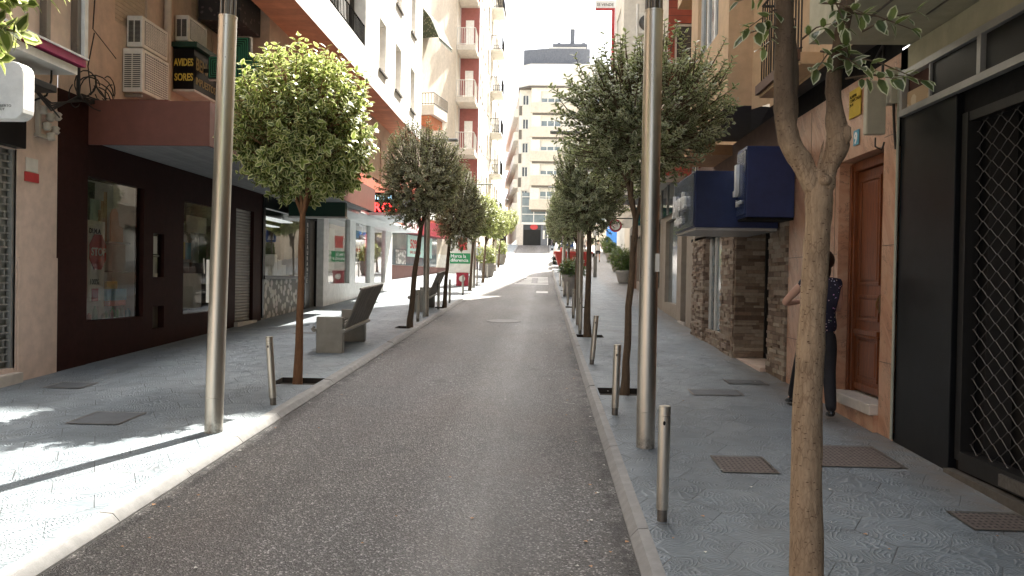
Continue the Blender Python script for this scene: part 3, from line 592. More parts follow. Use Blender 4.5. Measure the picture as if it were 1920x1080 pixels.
MB().box(-6.24,-6.2,12.15,12.46,1.63,1.95).box(-6.22,-6.17,12.14,12.47,1.96,1.98).box(-6.22,-6.19,12.18,12.43,2.0,2.28).build('notice_board', M['paper'], b1)
MB().box(-6.24,-6.2,12.13,12.5,.82,1.17).build('service_hatch', M['slat'], b1)
m = MB(); z = .74
while z < 3.0: m.tube([(-6.2,15.44,z+.03),(-6.2,16.40,z+.03)], .034, 8, cap=False); z += .062
m.build('roller_shutter', M['shutter'], b1)
MB().box(-6.2,-6.02,15.4,16.45,.6,.74).build('doorstep', M['wmarble'], b1)
# canopy over the shop
m = MB(); m.box(-6.08,-4.44,10.30,10.34,3.39,3.98).box(-4.48,-4.44,10.34,20.6,3.39,3.98); m.build('canopy_fascia', M['brown_f'], b1)
MB().box(-6.09,-4.485,10.345,20.6,3.44,3.48).build('canopy_soffit', M['grey_sof'], b1)
MB().box(-6.09,-4.485,10.345,20.6,3.86,3.92).box(-5.9,-5.1,10.5,10.9,3.92,4.04).box(-5.0,-4.6,10.6,11.5,3.92,4.02).build('canopy_top', M['brown_f'], b1)
block(b1, 'corner_pier', [(-6.4,9.66),(-6.085,9.66),(-6.085,10.31),(-6.4,10.31)], .0, 3.99, M['brown'])
# recessed upper wall
hu = [(10.95,11.85,5.25,6.6),(13.35,14.25,5.0,6.6)]
fr_ = facade(b1, 'recessed_wall', (-6.1,9.66), (-6.1,14.6), 3.75, 9.2, [(a-9.66,b-9.66,c,d) for a,b,c,d in hu], M['pinkw'], .1)
fillwin(b1, fr_, [(a-9.66,b-9.66,c,d) for a,b,c,d in hu], (M['blind'],M['glass_dk'],M['blind'],M['wmarble']), .1, shutter=1.0, sill=False, name='shuttered_window')
facade(b1, 'return_wall', (-6.1,14.6), (-5.18,14.6), 4.0, 9.2, [], M['pinkw'])
facade(b1, 'lower_upper_wall', (-5.18,14.6), (-5.18,27.8), 3.99, 6.49, [(1.2,2.4,4.3,6.0),(4.5,5.7,4.3,6.0),(9.0,10.2,4.4,6.0)], M['pinkw'], .1)
fillwin(b1, (Vector((-5.18,14.6,0)),Y_,X_), [(1.2,2.4,4.3,6.0),(4.5,5.7,4.3,6.0),(9.0,10.2,4.4,6.0)], (M['blind'],M['glass_dk'],M['blind'],M['wmarble']), .1, shutter=.8, sill=False, name='shuttered_window')
MB().box(-6.09,-5.35,13.6,14.58,6.12,6.75).build('patterned_parapet', M['pattern'], b1)
MB().tube([(-6.02,12.35,3.95),(-6.02,12.35,7.5)], .055, 10).build('downpipe', M['cream'], b1)
# white upper block
WX = -4.4; whole = [(WX-.78,9.7),(WX,9.7),(WX,27.8),(WX-.78,27.8)]
wins = []
for k in range(5):
    z = 7.17+2.5*k
    for (a,b) in ((20.65,21.5),(22.9,23.8),(25.5,26.3)): wins.append((a-9.7,b-9.7,z,z+1.35))
logg = [(13.2-9.7,19.04-9.7,7.25+2.5*k,9.1+2.5*k) for k in range(5)]
fr_ = facade(b1, 'white_wall', (WX,9.7), (WX,27.8), 6.49, 20.5, wins+logg, M['white_r'], .28)
block(b1, 'block_back', whole, 6.497, 20.5, M['white_r'], skip=(1,))
MB().quad((WX-.78,9.7,6.49),(WX-.002,9.7,6.49),(WX-.002,27.8,6.49),(WX-.78,27.8,6.49)).build('soffit', M['soffit_or'], b1)
MB().box(-13,WX-.79,9.7,27.8,9.2,20.5).build('rear_mass', M['cream'], b1)
for h in wins: window(b1, *fr_, h[0],h[1],h[2],h[3], (M['pinkw'],M['glass_dk'],M['blind'],M['slat']), .26, shutter=.95)
for h in logg:
    MB().box(WX-.7,WX-.66,h[0]+9.7,h[1]+9.7,h[2],h[3]).box(WX-.66,WX-.29,h[1]+9.68,h[1]+9.7,h[2],h[3]).build('loggia_lining', M['slat'], b1)
    m = MB(); railing(m, [(WX-.03,h[0]+9.75,0),(WX-.03,h[1]+9.65,0)], h[2], .5, .12, .012, .02); m.build('railing', M['blackm'], b1)
    MB().box(WX-.60,WX-.3,h[1]+8.4,h[1]+9.3,h[2],h[2]+1.5).build('loggia_cabinet', M['white'], b1)
# kiosk front with black frame
m = MB(); X = -6.1
m.box(X-.1,X+.02,16.92,17.0,.75,3.5).box(X-.1,X+.02,20.95,21.03,.8,3.5).box(X-.1,X+.03,17.0,20.95,3.16,3.5).box(X-.1,X+.04,17.0,20.0,1.60,1.68).box(X-.08,X+.02,19.95,20.05,.8,3.16).box(X-.08,X,17.0,17.12,1.68,3.16)
m.build('black_shop_frame', M['black'], b1)
pane(b1,17.1,19.95,1.68,3.16,X-.05); MB().box(X-.1,X-.04,17.0,19.95,.6,1.6).build('etched_panel', M['swirl'], b1)
MB().box(X-.08,X-.02,20.05,20.5,.8,3.16).build('shop_column', M['black'], b1); MB().box(X-.1,X-.03,20.5,20.95,.8,3.16).build('side_panel', M['slat'], b1)
text('R\nE\nS\nT\nA\nU\nR\nA\nN\nT\nE', .16, (X-.015,20.2,2.95), Y_, X_, M['white_l'], b1, name='sign_lettering', extrude=.002)
m = MB(); m.box(-7.0,-6.4,17.3,19.7,1.66,1.7); 
for q in range(7): m.box(-6.7+.05*(q%3),-6.45,17.35+q*.33,17.6+q*.33,1.7,1.95+.12*((q*5)%3))
m.build('counter_goods', M['paper'], b1)
MB().box(-6.6,-6.3,17.4,19.6,3.0,3.03).box(-6.9,-6.7,17.2,19.8,2.9,2.92).build('ceiling_lamp', plain('tube_lamp', (.8,.8,.8), .5, emis=(1,1,1), estr=.22, bump=0), b1)
# white corner shop
X = -5.9; hs2 = [(21.5,23.88,1.48,3.5),(24.6,26.72,1.48,3.5),(27.4,29.35,1.48,3.5)]
facade(b1, 'white_shop_wall', (X,21.0), (X,30.6), .6, 3.6, [(a-21,b-21,c,d) for a,b,c,d in hs2], M['white'], .12)
facade(b1, 'white_shop_end', (X,30.6), (-13,30.6), .6, 3.9, [], M['white'])
facade(b1, 'white_shop_near_end', (-6.12,20.98), (X,20.98), .6, 3.6, [], M['white'])
for a,b,c,d in hs2: pane(b1,a,b,c,d,X-.08)
MB().box(-7.1,-7.0,21.1,30.4,.9,3.6).box(-7.0,-6.1,21.1,30.4,1.0,1.45).build('shop_interior', M['void_grey'], b1)
m = MB(); m.box(-6.3,-6.27,21.9,23.5,1.9,3.1); m.build('window_poster', M['paper'], b1)
MB().box(-6.26,-6.25,22.6,23.5,2.1,2.45).build('poster_band', M['greenb'], b1); text('al día\ncompleto', .16, (-6.245,22.75,2.33), Y_, X_, M['white_l'], b1, name='poster_lettering', extrude=.001)
text('vodafone', .28, (-6.02,24.75,2.72), Y_, X_, M['white_l'], b1, name='window_lettering', extrude=.002)
m = MB(); m.box(-6.5,-6.3,27.6,28.1,1.5,3.2); m.box(-6.6,-6.4,28.5,29.2,2.2,3.3); m.build('poster_stand', M['darkred'], b1)
# its canopy
m = MB(); m.box(-6.05,-4.92,21.05,30.62,3.42,3.5).box(-4.95,-4.0,21.98,25.0,3.42,3.5); m.build('white_canopy', M['white'], b1)
MB().box(-5.17,-4.97,21.0,27.75,3.51,4.5).build('coral_fascia', M['red_lt'], b1)
led = thing('led_sign', (-4.5,22,3.5), 'black dot matrix sign glowing red with ROY and a blue clock line', 'sign')
MB().box(-4.93,-4.02,22.0,24.9,3.505,4.06).build('casing', M['blackm'], led); MB().box(-4.955,-4.90,20.2,21.99,3.505,4.0).build('side_casing', M['blackm'], led)
text('ROY', .35, (-4.79,21.995,3.53), X_, -Y_, M['led'], led, name='led_letters', extrude=.004, bold=.008, spacing=1.15)
text('11:29:36', .15, (-4.78,21.995,3.87), X_, -Y_, M['ledb'], led, name='led_clock', extrude=.004, bold=.004)
text('ROYAL', .32, (-4.895,20.5,3.58), Y_, X_, M['led'], led, name='led_letters', extrude=.004, bold=.008)
gs = thing('green_sign', (-5.3,18.6,3.2), 'dark green box sign hanging behind the first left tree trunk', 'sign')
MB().box(-6.05,-4.70,18.5,18.7,3.10,3.62).build('panel', M['green'], gs, bevel=.01); MB().box(-6.06,-4.68,18.48,18.72,3.06,3.10).build('lower_trim', M['white_metal'], gs)
# sloping white corner canopy by it
MB().prism([(-6.05,18.72),(-4.95,18.72),(-4.95,21.0),(-6.05,21.0)], 3.36, 3.42).build('white_awning', M['white'], b1)
# window contents (things inside the display)
def stack(name, label, cat, boxes, mats, origin, group=None):
    t = thing(name, origin, label, cat, group)
    for (nm, bx, mt) in boxes: MB().box(*bx).build(nm, mt, t)
    return t
tw = stack('display_tower', 'tall white and pink cardboard tower with red stop sign in the shop window', 'display', [('panel',(-6.62,-6.34,10.72,11.18,1.06,2.42),M['paper']),('edge',(-6.64,-6.32,10.66,10.72,1.06,2.42),M['pinkc']),('base_print',(-6.338,-6.332,10.86,11.02,1.28,1.46),M['red'])], None, (-6.45,10.95,1.05))
m = MB(); c = Vector((-6.33,10.98,1.98)); m.add([c+Vector((0,.22*math.cos(R(22.5+45*k)),.27*math.sin(R(22.5+45*k)))) for k in range(8)]+[c+Vector((.012,.22*math.cos(R(22.5+45*k)),.27*math.sin(R(22.5+45*k)))) for k in range(8)], [tuple(range(8))[::-1],tuple(range(8,16))]+[(i,(i+1)%8,(i+1)%8+8,i+8) for i in range(8)])
so = m.build('stop_octagon', M['red'], tw); text('STOP', .155, (-6.315,10.80,1.93), Y_, X_, M['white_l'], so, extrude=.001, bold=.003)
text('DI.M.A', .10, (-6.338,10.78,2.24), Y_, X_, M['blackm'], tw, extrude=.001, bold=.003); text('100%', .11, (-6.338,10.80,1.52), Y_, X_, M['blackm'], tw, extrude=.001)
stack('display_card', 'pale mint standing card behind the cardboard tower in the shop window', 'display', [('card',(-6.55,-6.52,11.15,11.35,1.75,2.75),M['mint'])], None, (-6.5,11.2,1.7))
cu = thing('cardboard_cutout', (-6.4,11.55,2.2), 'brown cardboard cut-out shapes on the upper shelf of the shop window', 'display')
m = MB(); 
for i in range(3): m.box(-6.5,-6.47,11.28+.07*i,11.32+.07*i,2.15,2.6+.14*i)
m.build('strip', M['cardboard'], cu); m = MB(); q = [(.0,.0),(.34,.0),(.34,.22),(.22,.25),(.2,.42),(.13,.5),(.04,.48),(0,.4)]
m.add([(-6.42,11.45+a,2.15+b) for a,b in q]+[(-6.40,11.45+a,2.15+b) for a,b in q], [tuple(range(8))[::-1],tuple(range(8,16))]+[(i,(i+1)%8,(i+1)%8+8,i+8) for i in range(8)]); m.build('figure', M['cardboard'], cu)
MB().box(-6.7,-6.3,11.2,11.82,2.12,2.145).box(-6.7,-6.3,11.2,11.82,1.70,1.715).build('shelf', M['void_grey'], cu)
stack('blue_package', 'blue and orange package lying low in the shop window', 'package', [('box',(-6.55,-6.3,11.2,11.72,1.28,1.45),M['skyblue']),('top',(-6.5,-6.32,11.22,11.5,1.45,1.56),M['yellow']),('foot',(-6.52,-6.3,11.25,11.7,1.2,1.28),M['red_lt'])], None, (-6.4,11.4,1.2))
rg = random.Random(21); gl = 'small bottles and boxes along the bottom of the shop window'
ORD = 'first second third fourth fifth sixth seventh eighth ninth tenth eleventh twelfth thirteenth fourteenth fifteenth sixteenth'.split()
CN = {'paper':'white','pink_card':'pink','pale_blue_card':'pale blue','mint_card':'mint','grey_trousers':'dark grey','teal_letter':'green'}
for i in range(16):
    y = 10.35+i*.093; h = rg.uniform(.07,.2); mt = rg.choice([M['paper'],M['pinkc'],M['skyblue'],M['mint'],M['greyt'],M['tealg']])
    m = MB(); r_ = rg.uniform(.022,.04); m.lathe((-6.26-rg.uniform(0,.08),y,1.022), [(r_,0),(r_,h*.7),(r_*.4,h*.85),(r_*.4,h)], 8)
    tag(m.build('bottle', mt, origin=(-6.3,y,1.02)), 'small '+CN[mt.name]+' bottle, '+ORD[i]+' from the left along the bottom of the shop window', 'bottle', 'small goods in the shop window')
stack('magazine_display', 'grey and white posters with a yellow and a blue card in the second brown window', 'display', [('poster',(-6.5,-6.47,13.5,14.6,1.9,2.6),M['swirl']),('yellow_card',(-6.4,-6.39,13.62,13.85,1.95,2.25),M['yellow']),('blue_card',(-6.4,-6.39,13.9,14.1,1.95,2.25),M['skyblue']),('lower_poster',(-6.6,-6.5,13.9,14.8,1.05,1.7),M['paper']),('top_poster',(-6.45,-6.42,14.0,14.8,2.45,2.75),M['paper'])], None, (-6.5,14,1))
# air conditioners
def ac(loc, label, fx=.42, ly=.82, h=.6):
    x, y, z = loc; t = thing('air_conditioner', loc, label, 'air conditioner', 'air conditioners above the brown canopy')
    m = MB(); m.box(x-fx,x,y,y+ly,z,z+h); m.build('casing', M['ac'], t, bevel=.012)
    m = MB(); n = 15
    for i in range(n): zz = z+.06+(h-.12)*i/n; m.box(x+.001,x+.012,y+.08,y+ly-.06,zz,zz+(h-.12)/n*.45)
    for i in range(13): yy = y+.08+(ly-.14)*i/12; m.box(x+.010,x+.016,yy-.004,yy+.004,z+.05,z+h-.05)
    m.build('front_grille', M['ac'], t); MB().quad((x+.002,y+.07,z+.05),(x+.002,y+ly-.05,z+.05),(x+.002,y+ly-.05,z+h-.05),(x+.002,y+.07,z+h-.05)).build('fan_opening', M['acdark'], t)
    m = MB()
    for i in range(17): zz = z+.07+(h-.14)*i/17; m.box(x-fx+.03,x-fx*.55,y-.006,y-.001,zz,zz+.014); m.box(x-fx*.48,x-.03,y-.006,y-.001,zz,zz+.014)
    m.build('side_louvres', M['acdark'], t)
    MB().box(x-fx-.02,x-.05,y+.08,y+.12,z-.05,z-.002).box(x-fx-.02,x-.05,y+ly-.12,y+ly-.08,z-.05,z-.002).build('bracket', M['grey_metal'], t)
ac((-5.80,11.15,4.29), 'lower of the two stacked air conditioners above the brown canopy', .29, .80, .63); ac((-5.86,11.25,4.97), 'upper of the two stacked air conditioners above the brown canopy', .23, .78, .45)
ac((-5.86,12.72,5.50), 'single air conditioner standing on the dark corner sign box', .22, .72, .42)
bs = thing('corner_sign', (-5.8,13,4.7), 'dark green corner sign box with yellow letters AVIDES and SORES', 'sign')
MB().box(-6.08,-5.74,12.68,14.2,4.70,5.36).build('box', M['black'], bs); MB().box(-6.08,-5.66,12.60,14.28,5.37,5.45).build('cap', M['green'], bs); MB().box(-6.08,-5.72,12.66,14.22,4.66,4.695).build('lower_trim', M['white_metal'], bs)
text('AVIDES', .165, (-6.07,12.678,5.08), X_, -Y_, M['gold'], bs, extrude=.003, bold=.004, sx=.60); text('SORES', .165, (-6.06,12.678,4.84), X_, -Y_, M['gold'], bs, extrude=.003, bold=.004, sx=.66)
text('BENAVIDES', .28, (-5.738,12.74,5.04), Y_, X_, M['goldd'], bs, extrude=.003, bold=.004, sx=.8); text('IMPUESTOS', .17, (-5.738,12.74,4.80), Y_, X_, M['goldd'], bs, extrude=.003, sx=.9)
# pharmacy cross with green tubes
pc = thing('pharmacy_cross', (-5.0,13.2,4.6), 'green pharmacy cross with concentric neon outlines half hidden by the left pole', 'sign')
def cross(a, b): return [(-b,-a),(b,-a),(b,-b),(a,-b),(a,b),(b,b),(b,a),(-b,a),(-b,b),(-a,b),(-a,-b),(-b,-b)]
cc = Vector((-5.12,13.0,5.13)); m = MB(); q = cross(.50,.18)
m.add([(cc.x+a,12.95,cc.z+b) for a,b in q]+[(cc.x+a,13.12,cc.z+b) for a,b in q], [(0,1,2,3,4,5,6,7,8,9,10,11),tuple(range(12,24))[::-1]]+[(i+12,(i+1)%12+12,(i+1)%12,i) for i in range(12)]); m.build('casing', M['green'], pc)
m = MB()
for k in range(5):
    e = .034*k+.025; q = cross(.50-e, max(.012,.18-e)); pts = [(cc.x+a,12.94,cc.z+b) for a,b in q]; m.tube(pts+[pts[0],pts[1]], .0075, 5, cap=False)
m.build('neon_tube', M['greenl'], pc)
q = cross(.51,.19); m = MB()
for i in range(12):
    a,b = q[i], q[(i+1)%12]; m.tube([(cc.x+a[0],13.03,cc.z+a[1]),(cc.x+b[0],13.03,cc.z+b[1])], .022, 4, smooth=False)
m.build('edge_trim', M['white_metal'], pc); MB().box(-6.08,-5.6,13.02,13.06,5.06,5.12).build('bracket', M['iron'], pc)

# --- angled red shop building with balconies
b2 = thing('balcony_building', (-6.2,41,gz(41)), 'beige apartment building with burgundy balcony recesses above a red shop', 'building')
A, C = Vector((-7.6,34.6,0)), Vector((-5.29,46.1,0)); U = (C-A).normalized(); N = U.cross(Z_); LN = (C-A).length
def onA(y): return (y-34.6)/U.y
facade(b2, 'angled_wall', A, C, 3.0, 30, [], M['cream']); facade(b2, 'shop_wall', A, C, 1.2, 3.0, [(.5,onA(43.2),2.28,2.995)], M['cream_lt'], .1)
h3 = (.5,onA(43.2),3.001,3.85)
MB().obox(A,U,Z_,N,.3,LN-.02,1.2,2.26,.0,.05).build('plinth', plain('plinth_brown', (.17,.07,.055), .6), b2)
MB().quad(A+U*.5+Z_*2.3+N*.02, A+U*onA(43.2)+Z_*2.3+N*.02, A+U*onA(43.2)+Z_*3.85+N*.02, A+U*.5+Z_*3.85+N*.02).build('shop_window', M['glass_pale'], b2)
MB().obox(A,U,Z_,N,.2,onA(44.2),3.86,4.55,.02,.5).build('crimson_fascia', M['darkred'], b2)
MB().obox(A,U,Z_,N,.2,onA(44.2),4.56,6.1,.02,.45).build('coral_fascia', M['red_lt'], b2)
MB().obox(A,U,Z_,N,onA(38.6),onA(44.0),4.7,6.0,.451,.48).build('cream_sign_panel', M['paper'], b2)
text('NOVIOS', .55, A+U*onA(37.2)+Z_*4.02+N*.5, U, N, M['white_l'], b2, name='sign_lettering', extrude=.01, bold=.01, spacing=1.15)
text('DACIONAL', .5, A+U*onA(38.8)+Z_*5.4+N*.48, U, N, M['slat'], b2, name='sign_lettering', extrude=.005); text('50%', .75, A+U*onA(39.5)+Z_*4.78+N*.48, U, N, M['slat'], b2, name='sign_lettering', extrude=.005)
MB().obox(A,U,Z_,N,onA(38.8),onA(42.3),2.72,3.80,.03,.06).build('sale_poster', plain('pale_mint', (.50,.72,.66), .7), b2)
text('50%', .62, A+U*onA(39.1)+Z_*3.15+N*.062, U, N, M['red'], b2, name='poster_lettering', extrude=.004, bold=.015); text('EN EL SEGUNDO', .2, A+U*onA(39.1)+Z_*2.88+N*.062, U, N, M['red'], b2, name='poster_lettering', extrude=.004)
MB().obox(A,U,Z_,N,onA(37.3),onA(38.6),2.32,3.0,.03,.05).build('patterned_screen', M['swirl'], b2)
# burgundy recess with balconies
rec = 48.0
facade(b2, 'recess_wall', (-5.25,rec), (-4.1,rec), 2.0, 30, [], M['burg']); facade(b2, 'recess_side', (-5.28,46.1), (-5.28,rec), 2.0, 30, [], M['cream_lt'])
for k in range(8):
    z = 6.2+3.05*k
    MB().box(-5.27,-4.15,46.15,rec+2.2 if 0 else rec-.01,z-.30,z).build('balcony_slab', M['cream_lt'], b2)
    m = MB(); railing(m, [(-5.25,46.2,0),(-4.2,46.2,0),(-4.2,rec-.05,0)], z, 1.0, .13, .018, .025); m.build('balcony_railing', M['white_metal'], b2)
    MB().box(-4.95,-4.45,rec-.03,rec-.002,z,z+2.0).build('balcony_door', M['white'], b2)
# white street face
rg = random.Random(4); hw = []
for k in range(8):
    z = 6.9+3.05*k
    for (a,b) in ((.7,1.6),(2.4,3.4),(4.3,5.2)): hw.append((a,b,z,z+1.5))
fr_ = facade(b2, 'street_wall', (-4.1,rec), (-4.1,54), 2.0, 30, hw, M['white_r'], .15); fillwin(b2, fr_, hw, (M['white_metal'],M['glass_dk'],M['blind_w'],M['cream_lt']), .15, rng=rg)
block(b2, 'roof_mass', [(-12,34.6),(-7.6,34.6),(-5.3,46.1),(-5.3,rec),(-4.1,rec),(-4.1,54),(-12,54)], 29.9, 30.2, M['cream_lt'])
facade(b2, 'near_end_wall', (-14,34.6), (-7.6,34.6), 1.2, 30, [], M['cream'])
# things fixed to the angled wall
aw = thing('window_awning', (A+U*onA(41)+Z_*15), 'leafy patterned cloth awning hanging from the beige wall beside the white block', 'awning')
q0 = A+U*onA(40.2); q1 = A+U*onA(42.3); m = MB(); pr = [(0,15.6),(.55,14.9),(1.0,13.9),(1.02,13.7)]
for i in range(3): m.quad(q0+N*pr[i][0]+Z_*pr[i][1], q1+N*pr[i][0]+Z_*pr[i][1], q1+N*pr[i+1][0]+Z_*pr[i+1][1], q0+N*pr[i+1][0]+Z_*pr[i+1][1])
m.add([q0+Z_*15.6, q0+N*.55+Z_*14.9, q0+N*1.0+Z_*13.9, q0+Z_*13.9], [(0,1,2,3)]); m.build('cloth', M['awn'], aw); MB().tube([q0+N*1+Z_*13.9, q1+N*1+Z_*13.9], .03, 6).build('front_bar', M['white_metal'], aw)
sb = thing('small_balcony', (A+U*onA(41)+Z_*10), 'small balcony with orange folded awning below it on the beige wall', 'balcony')
MB().obox(A,U,Z_,N,onA(40.2),onA(42.3),10.0,10.5,.01,.8).build('parapet', M['cream_lt'], sb); MB().obox(A,U,Z_,N,onA(40.3),onA(42.1),9.55,9.98,.01,.6).build('awning', M['copper'], sb)
m = MB(); p0 = A+U*onA(40.2)+N*.8; p1 = A+U*onA(42.3)+N*.8; railing(m, [A+U*onA(40.2)+N*.02, p0, p1], 10.5, .6, .15, .012, .018); m.build('railing', M['iron'], sb)

# --- two more blocks up the left side
def street_block(name, label, y0, y1, x0, x1, z0, z1, wallm, holes, mats, balc=None, seed=1, back=-14, eave=False, shop=None, side='L'):
    t = thing(name, ((x0+x1)/2,(y0+y1)/2,gz((y0+y1)/2)), label, 'building')
    s = 1 if side == 'L' else -1
    a, b = ((x0,y0),(x1,y1)) if side == 'L' else ((x1,y1),(x0,y0))
    fr_ = facade(t, 'street_wall', a, b, z0, z1, holes, wallm, .18); fillwin(t, fr_, holes, mats, .18, rng=random.Random(seed))
    poly = [(back,y0),(x0,y0),(x1,y1),(back,y1)] if side == 'L' else [(x0,y0),(back,y0),(back,y1),(x1,y1)]
    block(t, 'side_walls', poly, z0, z1, wallm, skip=(1,) if side == 'L' else (3,))
    if balc:
        for (u0,u1,z) in balc:
            O, U, N = fr_; MB().obox(O,U,Z_,N,u0,u1,z-.15,z,.005,.85).build('balcony_slab', M['cream_lt'], t)
            m = MB(); railing(m, [O+U*u0+N*.03, O+U*u0+N*.8, O+U*u1+N*.8, O+U*u1+N*.03], z, 1.0, .15, .015, .022); m.build('balcony_railing', M['iron'], t)
    if eave: MB().box(min(x0,x1)-1,max(x0,x1)+.5*s,y0,y1,z1,z1+.25).build('eave', M['slat'], t)
    return t
L_ = [(a,b,7.2+3*k,8.8+3*k) for k in range(7) for a,b in ((.8,2.0),(3.6,5.0))]
street_block('pale_apartment_block', 'narrow pale apartment block with black balconies up the left side', 54.01, 60, -4.1, -4.0, 2.0, 29, M['cream_lt'], L_, WM, [(3.2,5.6,6.3+3*k) for k in range(7)], 3)
L_ = [(a,b,7.4+3*k,9.2+3*k) for k in range(5) for a,b in ((.6,2.2),(3.0,4.6),(5.4,7.2))]
street_block('grey_green_block', 'last left apartment block with dark window bands and slatted eave', 60.02, 68, -4.1, -4.0, 2.0, 24, M['cream_lt'], L_, (M['grey_metal'],M['glass_pale'],M['blind_w'],M['olive']), [(.3,7.6,4.2)], 5, eave=True)
t = street_block('red_brick_block', 'red brick building far up the street beyond the junction', 92, 106, -7.0, -7.0, 4.5, 17.5, M['brick'], [(1,3,9,11),(6,8,9,11)], WM, None, 9, back=-22)
facade(t, 'front_wall', (-22,91.98), (-7.0,91.98), 4.5, 17.5, [(11.6,12.8,13.2,14.8),(11.6,12.8,9.6,11.2),(13.4,14.4,13.2,14.8)], M['brick'], .1)
for h in ((11.6,12.8,13.2,14.8),(11.6,12.8,9.6,11.2),(13.4,14.4,13.2,14.8)): window(t, Vector((-22,91.98,0)), X_, -Y_, *h, WM, .1)
MB().box(-22,-6.9,91.9,92,12.1,12.35).box(-22,-6.9,91.9,92,8.6,8.85).build('string_course', M['cream_lt'], t)
# ------------------------------------------------------------------ end of the street
e = thing('corner_apartment_building', (0,84,gz(84)), 'beige six-storey apartment building closing the street with dark garage door', 'building')
G0 = gz(84)
fl_ = [9.2+2.55*k for k in range(5)]
# main bays: cantilevered front from x=-1.6 to 6
hb = []
for z in fl_:
    for (a,b) in ((1.0,3.2),(3.9,5.6),(6.3,7.9)): hb.append((a,b,z+1.0,z+2.15))
fr_ = facade(e, 'front_wall', (-1.55,83.6), (6.6,83.6), 9.2, 22.1, hb, M['cream_lt'], .35)
rg = random.Random(2)
for h in hb: window(e, *fr_, *h, (M['white_metal'],M['glass_pale'],M['blind_w'],M['cream_lt']), .33, shutter=rg.choice([.3,.45,.6,.95]), mull=2, fr=.1)
for z in fl_:
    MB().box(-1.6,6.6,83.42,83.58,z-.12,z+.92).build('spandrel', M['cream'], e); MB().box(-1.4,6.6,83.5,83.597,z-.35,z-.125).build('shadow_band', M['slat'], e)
facade(e, 'bay_side', (-1.56,84.6), (-1.56,83.6), 9.2, 22.1, [], M['cream'])
# chamfer bay
ch = [(.35,1.0,z+.9,z+2.0) for z in fl_]
fr_ = facade(e, 'chamfer_wall', (-2.84,84.6), (-1.56,84.6), 8.6, 22.1, ch, M['cream_lt'], .15)
for h in ch: window(e, *fr_, *h, (M['white_metal'],M['glass_dk'],M['blind_w'],M['cream_lt']), .15, fr=.07)
for z in fl_: MB().box(-2.86,-2.55,84.5,84.597,z-.2,z+.8).build('quoin', M['slat'], e)
# receding side
a, b = (-5.1,110), (-2.84,84.6); sh = [(u,u+1.2,z+.9,z+2.1) for z in fl_ for u in (2,6,10,14,18,22)]
fr_ = facade(e, 'side_wall', a, b, 6.0, 21.9, sh, M['cream'], .15); fillwin(e, fr_, sh, (M['white_metal'],M['glass_dk'],M['blind_w'],M['cream_lt']), .15, rng=random.Random(8), sill=False)
for z in fl_: 
    O,U,N = fr_; MB().obox(O,U,Z_,N,.5,24.5,z-.15,z+.75,.005,.5).build('balcony_parapet', M['cream_lt'], e)
# parapet, penthouse, roof
MB().prism([(-2.9,84.5),(-1.7,83.4),(6.6,83.4),(6.6,95),(-3.4,95)], 22.1, 24.4).build('parapet', M['cream_lt'], e)
MB().prism([(-2.95,84.4),(-1.75,83.3),(6.65,83.3),(6.65,95),(-3.4,95)], 21.92, 22.09).build('cornice', M['slat'], e)
MB().prism([(-2.5,85.4),(-.3,84.8),(4.6,84.8),(4.6,92),(-2.5,92)], 24.4, 26.4).build('penthouse', M['slate'], e)
MB().prism([(.1,85.5),(4.2,85.5),(4.2,90),(.1,90)], 26.4, 26.8).build('penthouse_roof', M['cream_lt'], e)
m = MB(); m.box(.6,4.4,86,89,27.0,27.3).box(2.5,3.0,86.2,86.8,26.8,28.9).box(1.1,1.5,87,87.4,27.3,27.7).box(3.8,4.2,87,87.4,27.3,27.7); m.build('chimney', M['slate'], e)
MB().box(2.55,2.95,86.25,86.75,28.9,29.2).build('chimney_cap', M['white_metal'], e)
# mezzanine glazing and garage
MB().quad((-2.4,83.9,7.9),(6.6,83.9,7.9),(6.6,83.9,9.1),(-2.4,83.9,9.1)).build('glazed_band', M['void_grey'], e)
MB().box(-2.4,6.6,83.92,84.0,7.65,10.9).build('curtain_wall', M['glass_pale'], e)
m = MB()
for x in (-2.4,-1.1,.2,1.5,2.8,4.1,5.4,6.55): m.box(x-.05,x+.05,83.8,83.9,7.65,10.85)
for z in (7.65,8.55,9.4,10.4): m.box(-2.4,6.6,83.81,83.895,z,z+.09)
bpy.data.objects.remove([o for o in e.children if o.name.startswith('glazed_band')][0])
m.build('mullions', M['white_metal'], e)
MB().box(-2.9,-2.4,83.8,84.3,G0,10.9).build('pier', M['cream_lt'], e); MB().box(-2.9,-2.2,83.7,83.8,G0,7.6).build('pier_cladding', M['wmarble'], e)
MB().box(-2.2,.4,83.95,84.0,G0,7.6).build('garage_surround', plain('dark_grey_render', (.05,.055,.06), .7), e)
MB().box(-2.15,-.35,83.9,83.949,G0,6.95).build('garage_door', M['black'], e); MB().box(-.3,.38,83.88,83.94,G0,7.55).build('dark_pier', M['slate'], e)
MB().box(.45,2.4,83.85,83.95,G0,7.2).build('entrance_door', M['black'], e); MB().box(-.1,.1,83.84,83.875,6.0,6.9).build('notice', M['paper'], e)
MB().box(2.5,6.6,83.8,83.95,G0,7.6).build('shop_wall', M['cream'], e); MB().box(-2.2,6.6,83.84,83.99,7.5,7.64).build('lintel', M['white_metal'], e)
m = MB(); m.add([(-1.05+.42*math.cos(a),83.87,7.25+.28*math.sin(a)) for a in [k*math.pi/10 for k in range(20)]]+[(-1.05+.42*math.cos(a),83.93,7.25+.28*math.sin(a)) for a in [k*math.pi/10 for k in range(20)]], [tuple(range(20)),tuple(range(20,40))[::-1]]+[(i+20,(i+1)%20+20,(i+1)%20,i) for i in range(20)])
t = m.build('oval_sign', M['red'], origin=(-1.05,83.9,7.25)); tag(t, 'small red oval sign above the dark garage door at the street end', 'sign')
